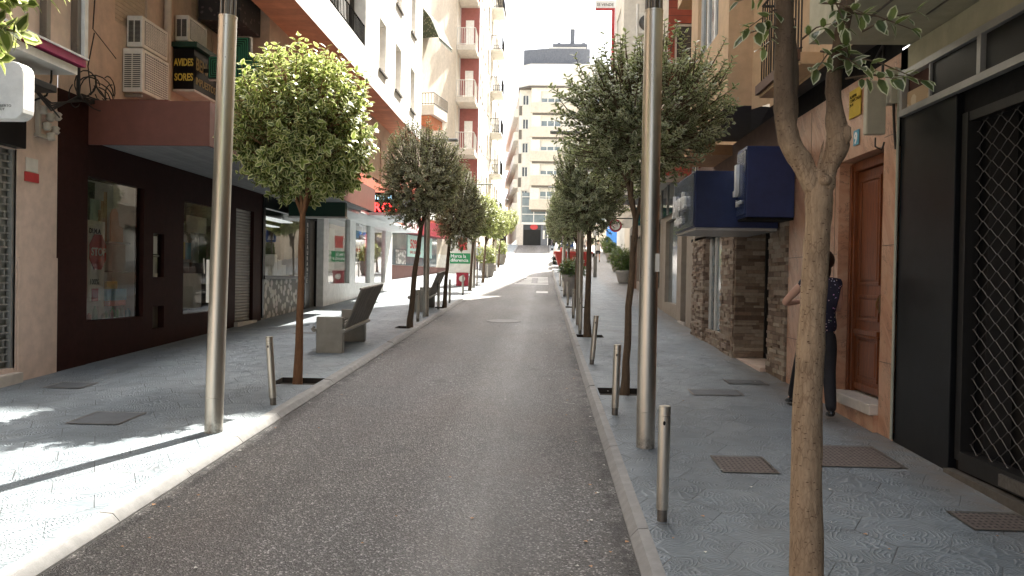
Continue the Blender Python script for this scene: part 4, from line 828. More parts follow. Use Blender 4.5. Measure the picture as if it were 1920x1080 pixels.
bb = thing('blue_shop_building', (9,86,gz(84)), 'low far building with bright blue shopfront right of the junction', 'building')
MB().box(6.65,16,86,95,G0,11.5).build('wall', M['cream_lt'], bb); MB().box(6.7,8.3,85.8,85.98,G0,8.0).build('blue_front', M['blue'], bb); MB().box(8.35,11,85.8,85.98,G0,8.2).build('teal_front', M['teal'], bb)
text('OPTICA', .5, (6.85,85.79,7.3), X_, -Y_, M['white_l'], bb, name='sign_lettering', extrude=.01)

# ------------------------------------------------------------------ buildings, right side
r0 = thing('black_shop_building', (3.14,4,gz(4)), 'building at the right edge with black shopfront, mesh gate and pale olive overhang', 'building')
MB().box(3.30,3.5,6.0,7.04,-.2,3.78).build('panel_backing', M['void'], r0); MB().box(3.10,3.29,6.11,7.03,-.2,3.158).build('black_panel', M['black'], r0, bevel=.004)
facade(r0, 'shop_wall', (3.16,6.11), (3.16,-15), -1.2, 3.9, [(.07,4.6,.42,3.0)], M['blackm'], .1)
MB().box(3.55,3.6,-15,6.9,-1,3.87).box(3.17,3.54,-15,6.9,3.4,3.5).box(3.3,3.54,6.9,6.95,-.2,3.87).build('shop_interior', M['void'], r0)
# mesh gate
m = MB(); px, pz_ = .19, .125; X = 3.19; z = .50; k = 0
while z < 2.98:
    pts = []; y = 1.4; i = 0
    while y < 6.04:
        up = (i % 2 == 0); pts.append((X, y, z+(.028 if up else -.028)))
        pts.append((X, y+.02, z+(.031 if up else -.031))); y += px/2; i += 1
    if k % 2: pts = [(p[0], p[1]+px/2, p[2]) for p in pts if p[1]+px/2 < 6.05]
    m.tube(pts, .0038, 4, smooth=False, cap=False); z += .061; k += 1
gate = thing('mesh_gate', (3.17,4,.4), 'black security gate of diamond wire mesh at the right edge', 'gate')
m.build('wire_mesh', plain('dark_wire', (.10,.095,.09), .5, .4), gate)
m = MB(); m.box(3.13,3.23,6.0,6.08,.40,3.0).box(3.12,3.24,1.4,6.0,.34,.47).box(3.14,3.22,1.4,6.0,2.93,3.0); m.build('frame', M['iron'], gate)
MB().box(3.10,3.14,5.15,5.45,.36,.44).build('lock', M['steel_dk'], gate)
MB().box(3.06,3.14,1.0,6.1,.12,.325).build('threshold', M['slat'], r0)
# transom frame
m = MB(); XF = 3.06
m.box(XF,XF+.06,1.5,7.0,3.16,3.215).box(XF,XF+.06,1.5,7.0,3.49,3.545)
for y in (6.94, 5.72, 4.3): m.box(XF,XF+.055,y,y+.05,3.217,3.488)
m.box(XF+.01,XF+.05,6.47,6.49,3.217,3.488); m.build('transom_frame', M['grey_metal'], r0)
MB().box(XF+.03,XF+.035,5.77,6.47,3.22,3.485).box(XF+.03,XF+.035,4.35,5.7,3.22,3.485).build('transom_glass', M['black'], r0)
MB().box(XF+.04,XF+.06,6.5,6.93,3.22,3.36).build('torn_poster', M['poster'], r0); MB().box(XF+.062,XF+.07,5.8,6.94,3.2,3.5).build('transom_back', plain('dark_brick_backing', (.07,.03,.022), .9), r0)
MB().box(3.14,3.5,-15,7.02,3.56,3.785).build('lintel_wall', M['olive'], r0)
m = MB(); m.box(2.28,9,-15,7.0,3.79,15.0); m.build('upper_wall', M['olive'], r0)
MB().box(2.5,2.52,-15,6.5,3.782,3.788).box(2.9,2.915,2,6.2,3.782,3.788).build('soffit_groove', M['slat'], r0)
MB().tube([(3.08,7.045,.35),(3.08,7.045,3.6)], .013, 6).build('conduit', plain('pale_conduit', (.40,.42,.34), .6), r0)
# --- marble portal, stone shop, tan bays
r1 = thing('tan_bay_building', (3.1,11,gz(11)), 'tan rendered building with projecting bay over marble doorway and rough stone shopfront', 'building')
D0, D1 = 7.37, 8.45
# right facades: a (left seen from outside) is the far end
facade(r1, 'marble_wall', (3.1,10.12), (3.1,7.06), .0, 3.74, [(10.12-D1,10.12-D0,.47,2.98)], M['marble'], .22)
m = MB()
for z in (1.02, 2.02, 3.0): m.box(3.097,3.1,8.47,10.1,z,z+.006)
for y in (8.55, 9.35): m.box(3.097,3.1,y,y+.006,.3,3.7)
for z in (1.0,2.06,3.05): m.box(3.097,3.1,7.07,7.36,z,z+.005)
m.build('marble_joints', M['slat'], r1)
MB().box(3.02,3.32,7.38,8.44,.50,.60).build('door_threshold', M['wmarble'], r1, bevel=.008); MB().box(3.06,3.3,7.38,8.44,.3,.50).build('door_step_base', M['marble'], r1)
dr = thing('wooden_door', (3.3,7.9,.6), 'tall varnished wooden double door with carved panels in the marble wall', 'door')
xf = 3.26
m = MB(); m.box(xf-.04,xf+.05,D0+.005,D0+.07,.60,2.97).box(xf-.04,xf+.05,D1-.10,D1-.005,.60,2.97).box(xf-.04,xf+.05,D0+.07,D1-.1,2.87,2.97).box(xf-.06,xf-.04,D1-.06,D1-.02,.6,2.95); m.build('frame', M['wood'], dr, bevel=.006)
def leaf(y0, y1, nm):
    m = MB(); m.box(xf,xf+.04,y0,y1,.62,2.86); lf = m.build(nm, M['wood'], dr)
    w = y1-y0; e_ = .075 if w > .4 else .04
    for (z0,z1) in ((.74,1.18),(1.34,1.60),(1.70,2.78)):
        m = MB(); m.box(xf-.014,xf-.001,y0+e_,y1-e_,z0,z0+.03).box(xf-.014,xf-.001,y0+e_,y1-e_,z1-.03,z1).box(xf-.014,xf-.001,y0+e_,y0+e_+.03,z0+.03,z1-.03).box(xf-.014,xf-.001,y1-e_-.03,y1-e_,z0+.03,z1-.03)
        m.prism([(xf-.012,y0+e_+.06),(xf-.012,y1-e_-.06),(xf-.001,y1-e_-.03),(xf-.001,y0+e_+.03)], z0+.05, z1-.05); m.build('panel', M['wood'], lf, bevel=.004)
    m = MB(); m.box(xf-.04,xf-.001,y0+.03,y1-.03,1.20,1.25); n = int((y1-y0-.06)/.03)
    for i in range(n): m.box(xf-.035,xf-.001,y0+.03+i*.03,y0+.05+i*.03,1.175,1.199)
    m.box(xf-.02,xf-.001,y0+.02,y1-.02,.64,.70); m.build('ledge_moulding', M['wood'], lf, bevel=.004)
    return lf
leaf(D0+.085, D0+.30, 'narrow_leaf'); lf = leaf(D0+.33, D1-.11, 'wide_leaf')
MB().tube([(xf-.03,D0+.36,1.46),(xf-.05,D0+.36,1.51),(xf-.03,D0+.36,1.58)], .008, 8).box(xf-.02,xf,D0+.345,D0+.375,1.43,1.61).build('handle', plain('aged_brass', (.22,.14,.06), .45, .8), lf)
MB().box(xf-.02,xf+.04,D0+.302,D0+.328,.62,2.86).build('astragal', M['wood'], dr)
def small(name, label, cat, bx, mat, bev=0): 
    o = MB().box(*bx).build(name, mat, origin=(bx[0],bx[2],bx[4]), bevel=bev); return tag(o, label, cat)
small('meter_box', 'larger ivory plastic meter box above the wooden door', 'meter box', (2.82,2.99,7.08,7.16,3.03,3.50), M['plastic'], .012)
small('meter_box', 'smaller tilted ivory box high beside the torn poster pane', 'meter box', (3.02,3.09,7.075,7.2,3.30,3.62), M['plastic'], .012)
m = MB(); m.tube([(2.95,7.2,3.02),(2.97,7.25,2.95),(3.05,7.3,2.93),(3.07,7.3,3.0)], .008, 5); m.tube([(3.06,7.1,3.3),(3.07,7.1,3.1),(3.08,7.08,2.9)], .012, 5); m.tube([(3.0,7.2,3.6),(3.05,7.3,3.9),(3.08,7.6,3.8)], .012, 5)
tag(m.build('meter_cable', M['cable'], origin=(3,7.2,3.3)), 'short black cables looping under the ivory meter boxes', 'cable')
yp = thing('yellow_sign', (3.09,7.9,3.1), 'yellow security notice on the marble wall left of the meter box', 'sign')
MB().box(3.085,3.092,7.90,8.19,3.38,3.66).build('plate', M['yellow'], yp); text('ALARMA\nCONECTADA\n24 H', .045, (3.084,8.17,3.58), -Y_, -X_, M['blackm'], yp, extrude=.001)
hn = thing('house_number', (3.09,7.9,2.8), 'small blue and white tile with house number 9 over the door', 'number plate')
MB().box(3.085,3.094,7.93,8.06,3.09,3.24).build('tile', M['skyblue'], hn); text('9', .15, (3.084,8.035,3.11), -Y_, -X_, M['white_l'], hn, extrude=.001, bold=.006)
# ledger-stone surfaces: real blocks
def ledger(name, par, O, U, N, w_, z0f, z1, seed, hole=None):
    rg = random.Random(seed); m = MB(); cols = []; v = min(z0f(0), z0f(w_))
    while v < z1:
        h = min(rg.uniform(.028,.075), z1-v+.001); u = -rg.uniform(0,.2)
        while u < w_:
            L = rg.uniform(.10,.36); a, b = max(0,u), min(w_, u+L)
            if b-a > .01 and v+h > z0f((a+b)/2):
                d = rg.uniform(.004,.034); m.obox(O,U,Z_,N,a+.0015,b-.0015,v+.0015,v+h-.0015,-.03,d); cols += [rg.random()]*6
            u += L
        v += h
    m.cols = cols; return m.build(name, M['ledge'], par)
zg = lambda y: pz(y)-.05
ledger('stone_pillar', r1, Vector((3.1,10.95,0)), -Y_, -X_, .80, lambda u: zg(10.5), 2.5, 1)
ledger('stone_pillar_side', r1, Vector((3.11,10.97,0)), X_, Y_, .35, lambda u: zg(11), 2.5, 12)
ledger('stone_wall_face', r1, Vector((2.97,12.35,0)), X_, -Y_, .50, lambda u: zg(12.3), 2.48, 2)
ledger('stone_wall_side', r1, Vector((2.97,13.25,0)), -Y_, -X_, .88, lambda u: zg(12.5), 2.5, 3)
ledger('stone_end_pier', r1, Vector((2.97,15.8,0)), -Y_, -X_, 1.15, lambda u: zg(15), 2.5, 4)
ledger('stone_pier_return', r1, Vector((2.98,14.65,0)), X_, -Y_, .3, lambda u: zg(15), 2.5, 5)
ledger('stone_plinth', r1, Vector((3.0,14.65,0)), -Y_, -X_, 1.4, lambda u: zg(13.5), .86, 6)
m = MB(); m.box(3.13,3.6,10.15,10.95,.2,2.6).box(3.0,3.6,12.38,13.25,.3,2.6).box(3.0,3.6,14.66,15.8,.3,2.6).box(3.03,3.6,13.25,14.66,.3,.84); m.build('stone_core', M['slat'], r1)
MB().box(3.0,3.5,10.96,12.34,.36,.54).build('shop_threshold', M['pinkp'], r1)
m = MB(); m.box(3.42,3.46,10.97,12.33,.55,.62).box(3.42,3.46,10.97,12.33,2.4,2.48)
for y in (10.97,11.35,11.8,12.27): m.box(3.42,3.46,y,y+.06,.6,2.4)
m.build('door_frame', M['iron'], r1); MB().quad((3.47,10.97,.55),(3.47,12.33,.55),(3.47,12.33,2.48),(3.47,10.97,2.48)).build('door_glass', M['glass_dk'], r1)
m = MB(); m.box(3.05,3.1,13.26,13.34,.84,2.5).box(3.05,3.1,14.56,14.64,.84,2.5).box(3.05,3.1,14.1,14.16,.84,2.5); m.build('window_frame', M['white_metal'], r1); MB().quad((3.08,13.3,.84),(3.08,14.6,.84),(3.08,14.6,2.5),(3.08,13.3,2.5)).build('window_pane', M['glass_pale'], r1)
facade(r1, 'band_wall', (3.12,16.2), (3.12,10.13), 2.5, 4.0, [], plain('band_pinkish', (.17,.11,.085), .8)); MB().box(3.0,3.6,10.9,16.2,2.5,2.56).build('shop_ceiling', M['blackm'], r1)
facade(r1, 'pier_end_wall', (2.99,15.9), (2.99,15.8), 0, 4.0, [], M['cream']); facade(r1, 'dark_gap_strip', (3.11,10.12), (3.11,7.06), 3.74, 4.0, [], M['blackm'])  # matt black strip above the marble paints the dark gap under the soffit
# upper storeys
ZS = 4.05
hb = [(13.3-12.75,13.3-11.25,5.2+2.9*k,6.6+2.9*k) for k in range(4)]
fr_ = facade(r1, 'bay_wall', (2.4,13.3), (2.4,10.6), ZS, 15.8, hb, M['tan'], .12)
for h in hb: window(r1, *fr_, *h, (M['white_metal'],M['glass_pale'],M['blind_w'],M['tan']), .1, fr=.07, mull=2, sill=False)
hb2 = [(.75,1.5,5.1+2.9*k,6.5+2.9*k) for k in range(4)]
fr_ = facade(r1, 'inner_wall', (2.86,10.25), (2.86,7.0), ZS-.1, 15.8, hb2, M['tan'], .12)
for h in hb2: window(r1, *fr_, *h, WM, .1, fr=.06, mull=1)
facade(r1, 'bay_cheek', (2.4,10.6), (2.72,10.6), ZS, 15.8, [], M['tan']); facade(r1, 'chamfer_wall', (2.72,10.6), (2.86,10.25), ZS-.05, 15.8, [], M['tan'])
sof = plain('dark_grey_soffit', (.10,.088,.075), .85)
MB().add([(2.4,10.6,ZS),(2.72,10.6,ZS),(2.86,10.25,ZS-.09),(2.86,7.02,ZS-.09),(3.4,7.02,ZS-.09),(3.4,13.3,ZS),(2.4,13.3,ZS)], [(6,5,4,3,2,1,0)]).build('bay_soffit', sof, r1)
MB().box(2.87,9,7.02,16.5,15.6,15.8).box(2.41,2.88,10.62,13.3,15.6,15.8).build('roof', M['cream'], r1)
for k in range(4):
    z = 4.0+2.9*k
    MB().box(2.4,3.4,13.32,14.75,z-.17,z).build('balcony_slab', plain('orange_tan', (.52,.30,.16), .8) if k == 0 else M['tan'], r1)
    m = MB(); railing(m, [(2.43,13.32,0),(2.43,14.7,0),(3.0,14.7,0)], z, 1.0, .1, .009, .016); m.build('balcony_railing', M['iron'], r1)
    MB().box(2.62,2.85,8.3,9.86,z-.02,z+.10).build('balcony_slab', M['tan'], r1)
    MB().box(2.58,2.62,8.3,9.9,z+.02,z+.13).build('slab_edge', plain('brown_edge', (.13,.07,.045), .7) , r1)
    m = MB(); railing(m, [(2.85,9.84,0),(2.64,9.84,0),(2.64,8.35,0)], z+.1, 1.0, .095, .009, .018); m.build('balcony_railing', M['iron'], r1)
facade(r1, 'recess_wall', (3.4,16.5), (3.4,13.3), 2.5, 15.8, [], M['tan']); facade(r1, 'bay_far_cheek', (3.4,13.3), (2.4,13.3), ZS, 15.8, [], M['tan'])
MB().box(3.46,9,7.03,16.49,15.81,19.2).build('shading_storey', M['tan'], r1)  # unseen storey added to bring the roof's shadow edge to the left kerb
MB().box(3.5,9,7.02,16.48,-.2,3.98).build('building_core', M['void'], r1)
MB().box(3.32,3.49,7.05,10.1,.2,3.9).build('portal_backing', M['void'], r1)
# --- next: red tile wall and cream tall building
r2 = thing('tiled_cream_building', (3.3,24,gz(24)), 'tall cream building with red tiled side wall and stacked air conditioners behind the right trees', 'building')
hr = [(.14,.60,4.9,7.05),(.14,.60,8.2,10.1),(.14,.60,11.2,13.1)]
fr_ = facade(r2, 'red_tile_wall', (2.5,16.52), (3.41,16.52), 3.9, 15.7, hr, M['redtile'], .12)
for h in hr: window(r2, *fr_, *h, (M['cream_lt'],M['glass_dk'],M['blind'],M['cream']), .08, fr=.05, mull=0, shutter=.0)
tt = [(a,b,4.6+2.9*k,6.0+2.9*k) for k in range(4) for a,b in ((1,2.2),(3.4,4.6))]
fr_ = facade(r2, 'near_street_wall', (2.5,17.6), (2.5,16.52), 3.9, 15.7, [], M['cream']); facade(r2, 'near_return', (3.41,17.61), (2.5,17.61), 3.9, 15.7, [], M['cream'])
facade(r2, 'upper_side_wall', (3.6,16.55), (9,16.55), 15.8, 19.6, [], M['cream']); fr_ = facade(r2, 'setback_wall', (3.6,24.0), (3.6,17.6), 3.2, 19.6, tt, M['cream'], .15); fillwin(r2, fr_, tt, WM, .15, rng=random.Random(6))
MB().box(2.51,3.6,16.53,17.6,15.55,15.69).build('low_roof', M['cream'], r2); MB().box(3.61,9,16.53,24,19.5,19.65).build('roof', M['cream'], r2)
facade(r2, 'projecting_face', (2.3,24.0), (3.62,24.0), 4.3, 16, [], M['cream_lt']); 
pw = [(.8,2.2,6+2.9*k,7.4+2.9*k) for k in range(3)]
fr_ = facade(r2, 'projecting_street_wall', (2.3,27.2), (2.3,24.0), 4.3, 16, pw, M['cream_lt'], .12); fillwin(r2, fr_, pw, WM, .12, rng=random.Random(3))
facade(r2, 'projecting_back', (3.6,27.2), (2.3,27.2), 4.3, 16, [], M['cream']); MB().quad((2.3,24,4.3),(3.7,24,4.3),(3.7,27.2,4.3),(2.3,27.2,4.3)).quad((2.3,24,16),(9,24,16),(9,27.2,16),(2.3,27.2,16)).build('projecting_soffit', M['grey_sof'], r2)
facade(r2, 'mid_street_wall', (3.4,27.9), (3.4,27.2), 4.3, 16, [], M['cream']); MB().box(3.41,12,27.2,27.89,15.8,16).build('mid_roof', M['cream'], r2); facade(r2, 'tower_side', (3.4,27.9), (12,27.9), 16, 29, [], M['cream'])
facade(r2, 'lower_street_wall', (3.4,38.8), (3.4,35.3), 4.3, 26.5, [], M['cream']); facade(r2, 'roof_step_wall', (12,35.3), (3.4,35.3), 26.5, 29, [], M['cream'])  # unseen tower top; its extent and roof step shaped for shadows on the pavement
fw = [(a,b,6+2.9*k,7.5+2.9*k) for k in range(7) for a,b in ((1.0,2.5),(4.5,6))]
fr_ = facade(r2, 'far_street_wall', (3.4,35.3), (3.4,27.9), 4.3, 29, fw, M['cream'], .15); fillwin(r2, fr_, fw, WM, .15, rng=random.Random(13))
facade(r2, 'far_end_base', (12,39.8), (4.3,39.8), 1, 4.28, [], M['cream']); facade(r2, 'far_end', (12,38.8), (3.4,38.8), 4.28, 26.5, [], M['cream']); MB().box(3.41,12,27.92,35.29,28.8,29).build('far_roof', M['cream'], r2); MB().box(3.41,12,35.31,38.79,26.3,26.5).build('step_roof', M['cream'], r2)
# ground floor: leaning away from the street
base = [(3.12,16.2),(3.3,22),(3.95,34),(4.3,39.8)]
sw = [(34.1-0,0)]
def gfac(a, b, holes, mat, nm, depth=.15): return facade(r2, nm, b, a, .3, 4.28, holes, mat, depth)
L1 = (Vector((3.3,22,0))-Vector((3.12,16.2,0))).length
h1 = [(.6,2.9,1.15,3.3),(3.6,4.4,.8,3.3)]
fr_ = gfac(base[0], base[1], h1, plain('greige_stone', (.34,.29,.235), .7, dirt=.2), 'greige_shop_wall')
MB().quad(*[fr_[0]+fr_[1]*u+Z_*z-fr_[2]*.1 for (u,z) in ((.6,1.15),(2.9,1.15),(2.9,3.3),(.6,3.3))]).build('shop_pane', M['glass_pale'], r2)
MB().quad(*[fr_[0]+fr_[1]*u+Z_*z-fr_[2]*.14 for (u,z) in ((3.6,.6),(4.4,.6),(4.4,3.3),(3.6,3.3))]).build('side_door', M['slat'], r2)
MB().obox(*fr_[:2],Z_,fr_[2],3.5,4.5,.62,.80,-.1,.05).build('doorstep', M['wmarble'], r2)
MB().obox(*fr_[:2],Z_,fr_[2],.1,5.6,3.42,4.2,.01,.06).build('upper_glazing', M['glass_dk'], r2)
m = MB(); 
for u in (.1,1.4,2.8,4.2,5.5): m.obox(*fr_[:2],Z_,fr_[2],u,u+.06,3.42,4.2,.062,.09)
m.build('upper_mullion', M['grey_metal'], r2)
MB().box(2.55,3.6,17.62,23.95,4.2,4.3).build('white_overhang', M['cream_lt'], r2)
h2 = [(1,4.5,1.7,3.5),(6,8,1.2,3.5),(9,11.2,1.5,3.5)]
fr_ = gfac(base[1], base[2], h2, plain('greige_render', (.30,.25,.20), .8, dirt=.2), 'shop_row_wall')
for h in h2: MB().quad(*[fr_[0]+fr_[1]*u+Z_*z-fr_[2]*.1 for (u,z) in ((h[0],h[2]),(h[1],h[2]),(h[1],h[3]),(h[0],h[3]))]).build('shop_pane', M['glass_dk'], r2)
for u in (.3,5.2,8.4): MB().obox(*fr_[:2],Z_,fr_[2],u,u+.55,.7,4.2,.005,.14).build('brown_pilaster', plain('brown_pilaster', (.22,.13,.085), .7), r2)
fr_ = gfac(base[2], base[3], [(1,4,2.0,3.9)], M['slat'], 'far_shop_wall'); MB().quad(*[fr_[0]+fr_[1]*u+Z_*z-fr_[2]*.1 for (u,z) in ((1,2.0),(4,2.0),(4,3.9),(1,3.9))]).build('shop_pane', M['glass_pale'], r2)
# wall mounted air conditioners on the projecting face
for i,z in enumerate((9.05,8.05,7.0)):
    t = thing('air_conditioner', (2.95,23.8,z), ['topmost','middle','lowest'][i]+' air conditioner of the column on the cream wall beside the red tiles', 'air conditioner', 'air conditioners stacked on the cream side wall')
    MB().box(2.68,3.30,23.62,23.97,z,z+.62).build('casing', M['ac'], t, bevel=.01); m = MB(); m.lathe((0,0,0), [(.24,0),(.24,.01),(.0,.012)], 18)
    m.v = [(2.95+v[0],23.615-v[2],z+.31+v[1]) for v in m.v]; m.build('fan_grille', M['acdark'], t)
m = MB(); m.tube([(2.66,23.6,9.9),(2.66,23.6,5.0)], .04, 6); m.tube([(3.05,23.5,5.5),(3.55,23.5,9.8)], .07, 4, smooth=False)
tag(m.build('support_strut', M['white_metal'], origin=(3,23.6,5)), 'diagonal white strut in front of the air conditioner column', 'strut')
sv = thing('hanging_banner', (2.0,27,11), 'small pale banner with red edge reading SE VENDE high on the right skyline', 'banner')
MB().box(1.62,2.28,27.0,27.04,10.95,11.22).build('cloth', M['white'], sv); MB().box(1.62,2.28,26.99,27.05,10.88,10.945).build('red_edge', M['red'], sv); text('SE VENDE', .13, (1.66,26.998,11.02), X_, -Y_, M['slat'], sv, extrude=.002)
small('red_blind', 'narrow red blind hanging off the cream corner at the right skyline', 'blind', (2.18,2.28,27.0,27.1,8.9,10.9), M['red'])
# --- farther right blocks
tw_ = [(a,b,6.5+2.9*k,8.0+2.9*k) for k in range(5) for a,b in ((1.5,3),(5,6.5),(9,10.5),(13,14.5))]
street_block('shaded_right_block', 'beige block in shade beyond the right side street behind the planters', 44, 61, 4.9, 6.2, 1.5, 23.5, M['cream'], tw_, WM, None, 7, back=14, side='R')
street_block('low_right_block', 'lower pale block at the right before the junction', 61.02, 76, 6.4, 7.0, 3.0, 15, M['cream_lt'], [(2,4,8,9.8),(7,9,8,9.8)], WM, None, 8, back=16, side='R')
# --- signs on the right facade
nb = thing('blue_box_sign', (2.8,10,2.6), 'nearer and taller navy blue box sign projecting over the stone pillar', 'sign', 'navy shop signs')
MB().box(2.50,3.09,9.90,10.38,2.52,3.40).build('box', M['navy'], nb, bevel=.008); MB().box(2.51,3.09,9.92,10.36,2.49,2.518).build('underside', M['blackm'], nb)
na = thing('blue_box_sign', (2.5,11,2.5), 'farther and longer navy blue box sign with silver letters on its street side', 'sign', 'navy shop signs')
MB().box(1.97,3.05,10.42,11.95,2.42,3.16).build('box', M['navy'], na, bevel=.008); MB().box(1.99,3.04,10.44,11.93,2.385,2.418).build('underside', M['grey_metal'], na)
MB().box(1.955,1.968,10.46,11.93,2.44,3.14).build('glossy_face', plain('glossy_navy', (.10,.12,.17), .12), na)
text('Joyería', .34, (1.95,11.85,2.72), -Y_, -X_, M['white_l'], na, extrude=.02, bold=.008); text('relojería', .17, (1.95,11.8,2.52), -Y_, -X_, M['white_l'], na, extrude=.012, bold=.004)
MB().box(2.49,2.499,9.93,10.36,2.56,3.36).build('street_face', plain('navy_satin', (.03,.045,.11), .2), nb); text('J', .40, (2.488,10.34,2.92), -Y_, -X_, M['white_l'], nb, extrude=.02, bold=.02, sx=1.3); text('joyero', .10, (2.488,10.34,2.70), -Y_, -X_, M['white_l'], nb, extrude=.008)
ts = thing('teal_sign', (2.9,24,3.5), 'teal projecting sign with green wave emblem beyond the right lamp pole', 'sign')
MB().box(2.68,3.28,23.9,24.1,3.38,3.92).build('panel', M['teal'], ts); m = MB(); m.tube([(2.78,23.88,3.60),(2.85,23.88,3.80),(2.92,23.88,3.66),(2.99,23.88,3.80),(3.08,23.88,3.60)], .028, 6); m.build('emblem', M['tealg'], ts); text('movistar', .13, (2.72,23.895,3.45), X_, -Y_, M['tealg'], ts, extrude=.002)
rs = thing('round_sign', (2.7,30,3.8), 'round hanging shop sign with red ring and white centre', 'sign')
m = MB(); m.lathe((0,0,0), [(.0,0),(.24,0),(.24,.05),(0,.05)], 24, smooth=False); m.v = [(2.7+v[0],30-v[2],3.78+v[1]) for v in m.v]; m.build('disc', M['darkred'], rs)
m = MB(); m.lathe((0,0,0), [(.0,0),(.17,0),(.17,.01),(0,.01)], 24, smooth=False); m.v = [(2.7+v[0],29.948-v[2],3.78+v[1]) for v in m.v]; m.build('centre', M['paper'], rs); text('CAFE', .10, (2.56,29.936,3.75), X_, -Y_, M['darkred'], rs, extrude=.002)
MB().box(2.68,3.6,30.0,30.04,4.04,4.08).build('bracket', M['iron'], rs)
ws = thing('square_sign', (2.85,34,4.2), 'small grey square sign with white top line above the round sign', 'sign')
MB().box(2.7,3.1,34,34.08,4.05,4.5).build('panel', M['slate'], ws); MB().box(2.7,3.1,33.98,33.998,4.40,4.5).build('top_strip', M['white'], ws); text('MODA', .1, (2.73,33.977,4.41), X_, -Y_, M['blackm'], ws, extrude=.002)
# ------------------------------------------------------------------ street furniture
def bollard(x, y, label, lean=(0,0), h=.70, group='short steel bollards along the kerbs'):
    z = pz(y); t = thing('bollard', (x,y,z), label, 'bollard', group)
    def P(s): return (x+lean[0]*s, y+lean[1]*s, z+s)
    MB().tube([P(-.02),P(.07)], .031, 16).build('foot', M['steel_dk'], t)
    MB().tube([P(.072),P(h-.06)], .0365, 20).tube([P(h-.058),P(h-.004)], .0365, 20).tube([P(h-.004),P(h)], .034, 20).build('tube', M['steel'], t)
    MB().ball((x+lean[0]*(h-.1)-.006, y-.037+lean[1]*(h-.1), z+h-.1), (.008,.004,.014), 8).build('slot', M['blackm'], t)
bollard(.75,4.82,'nearest bollard on the right pavement left of the big tree trunk', (.005,0))
bollard(.74,7.89,'bollard in front of the second right tree beside the steel lamp pole', (.02,0))
bollard(.72,11.34,'leaning bollard third along the right kerb', (.075,0))
for y,s in ((15.4,'fourth'),(18.9,'fifth'),(23.2,'sixth'),(27.5,'seventh'),(34.0,'eighth')): bollard(.74,y,s+' bollard along the right kerb counting from the camera')
bollard(-2.74,7.98,'leaning bollard between the left steel pole and the first left tree', (-.075,0))
for y,s in ((17.3,'second'),(20.85,'third'),(23.35,'fourth'),(27.2,'fifth'),(33.0,'sixth'),(39.0,'seventh')): bollard(-2.74 if y < 19 else -2.76,y,s+' bollard along the left kerb counting from the camera')
def lamp(x, y, label, r=.075, hs=3.62, lean=(0,0), top=4.15, head=1):
    z = pz(y); t = thing('street_lamp', (x,y,z), label, 'street lamp', 'stainless steel street lamps')
    def P(s, a=0, b=0): return (x+lean[0]*s+a, y+lean[1]*s+b, z+s)
    MB().tube([P(-.02),P(.30)], r, 32).tube([P(.302),P(hs)], r, 32).build('column', M['steel'], t)
    m = MB()
    for k in range(8): a = k*math.pi/4; m.tube([P(hs,r*.78*math.cos(a),r*.78*math.sin(a)),P(top,r*.78*math.cos(a),r*.78*math.sin(a))], .013, 6)
    m.tube([P(hs),P(top)], r*.45, 12); m.build('upper_rods', M['steel_dk'], t)
    MB().tube([P(hs-.002),P(hs+.012)], r*1.04, 32).build('collar', M['steel'], t)
    s = 1 if x < 0 else -1
    MB().box(P(0)[0]+lean[0]*top-.1,P(0)[0]+lean[0]*top+.1,y-.07,y+.07,z+top,z+top+.05).box(x+lean[0]*top+s*.1-(.0 if s>0 else .6),x+lean[0]*top+s*.1+(.6 if s>0 else 0),y-.12,y+.12,z+top+.003,z+top+.05).build('lamp_head', M['grey_metal'], t, bevel=.02)
    return t
lp = lamp(-2.85,6.77,'tall stainless steel pole on the left pavement at the edge of the sunlit patch', .077, 3.60, (.022,0))
MB().tube([(-2.85-.077+.03*0,6.72,1.70),(-2.85-.07,6.69,1.83)], .004, 4).box(-2.895,-2.87,6.685,6.69,1.45,1.82).build('torn_paper', M['paper'], lp)
lp = lamp(.88,6.62,'tall stainless steel pole on the right pavement with a paper sticker', .077, 3.62, (.0,0))
MB().box(.925,.958,6.553,6.568,1.78,1.93).build('sticker', M['paper'], lp)
lamp(-2.76,18.6,'steel lamp column behind the second left tree', .07, 3.5); lamp(-2.8,31.8,'steel lamp column in the bright sun just past the advertising panel', .07, 3.5); lamp(-2.8,46,'far left lamp column rising among the sunlit tree crowns', .06, 3.5)
lamp(.80,17.2,'steel lamp column tight behind the third right tree trunk', .07, 3.5); lamp(.85,33,'far right lamp column before the red skip', .07, 3.5)
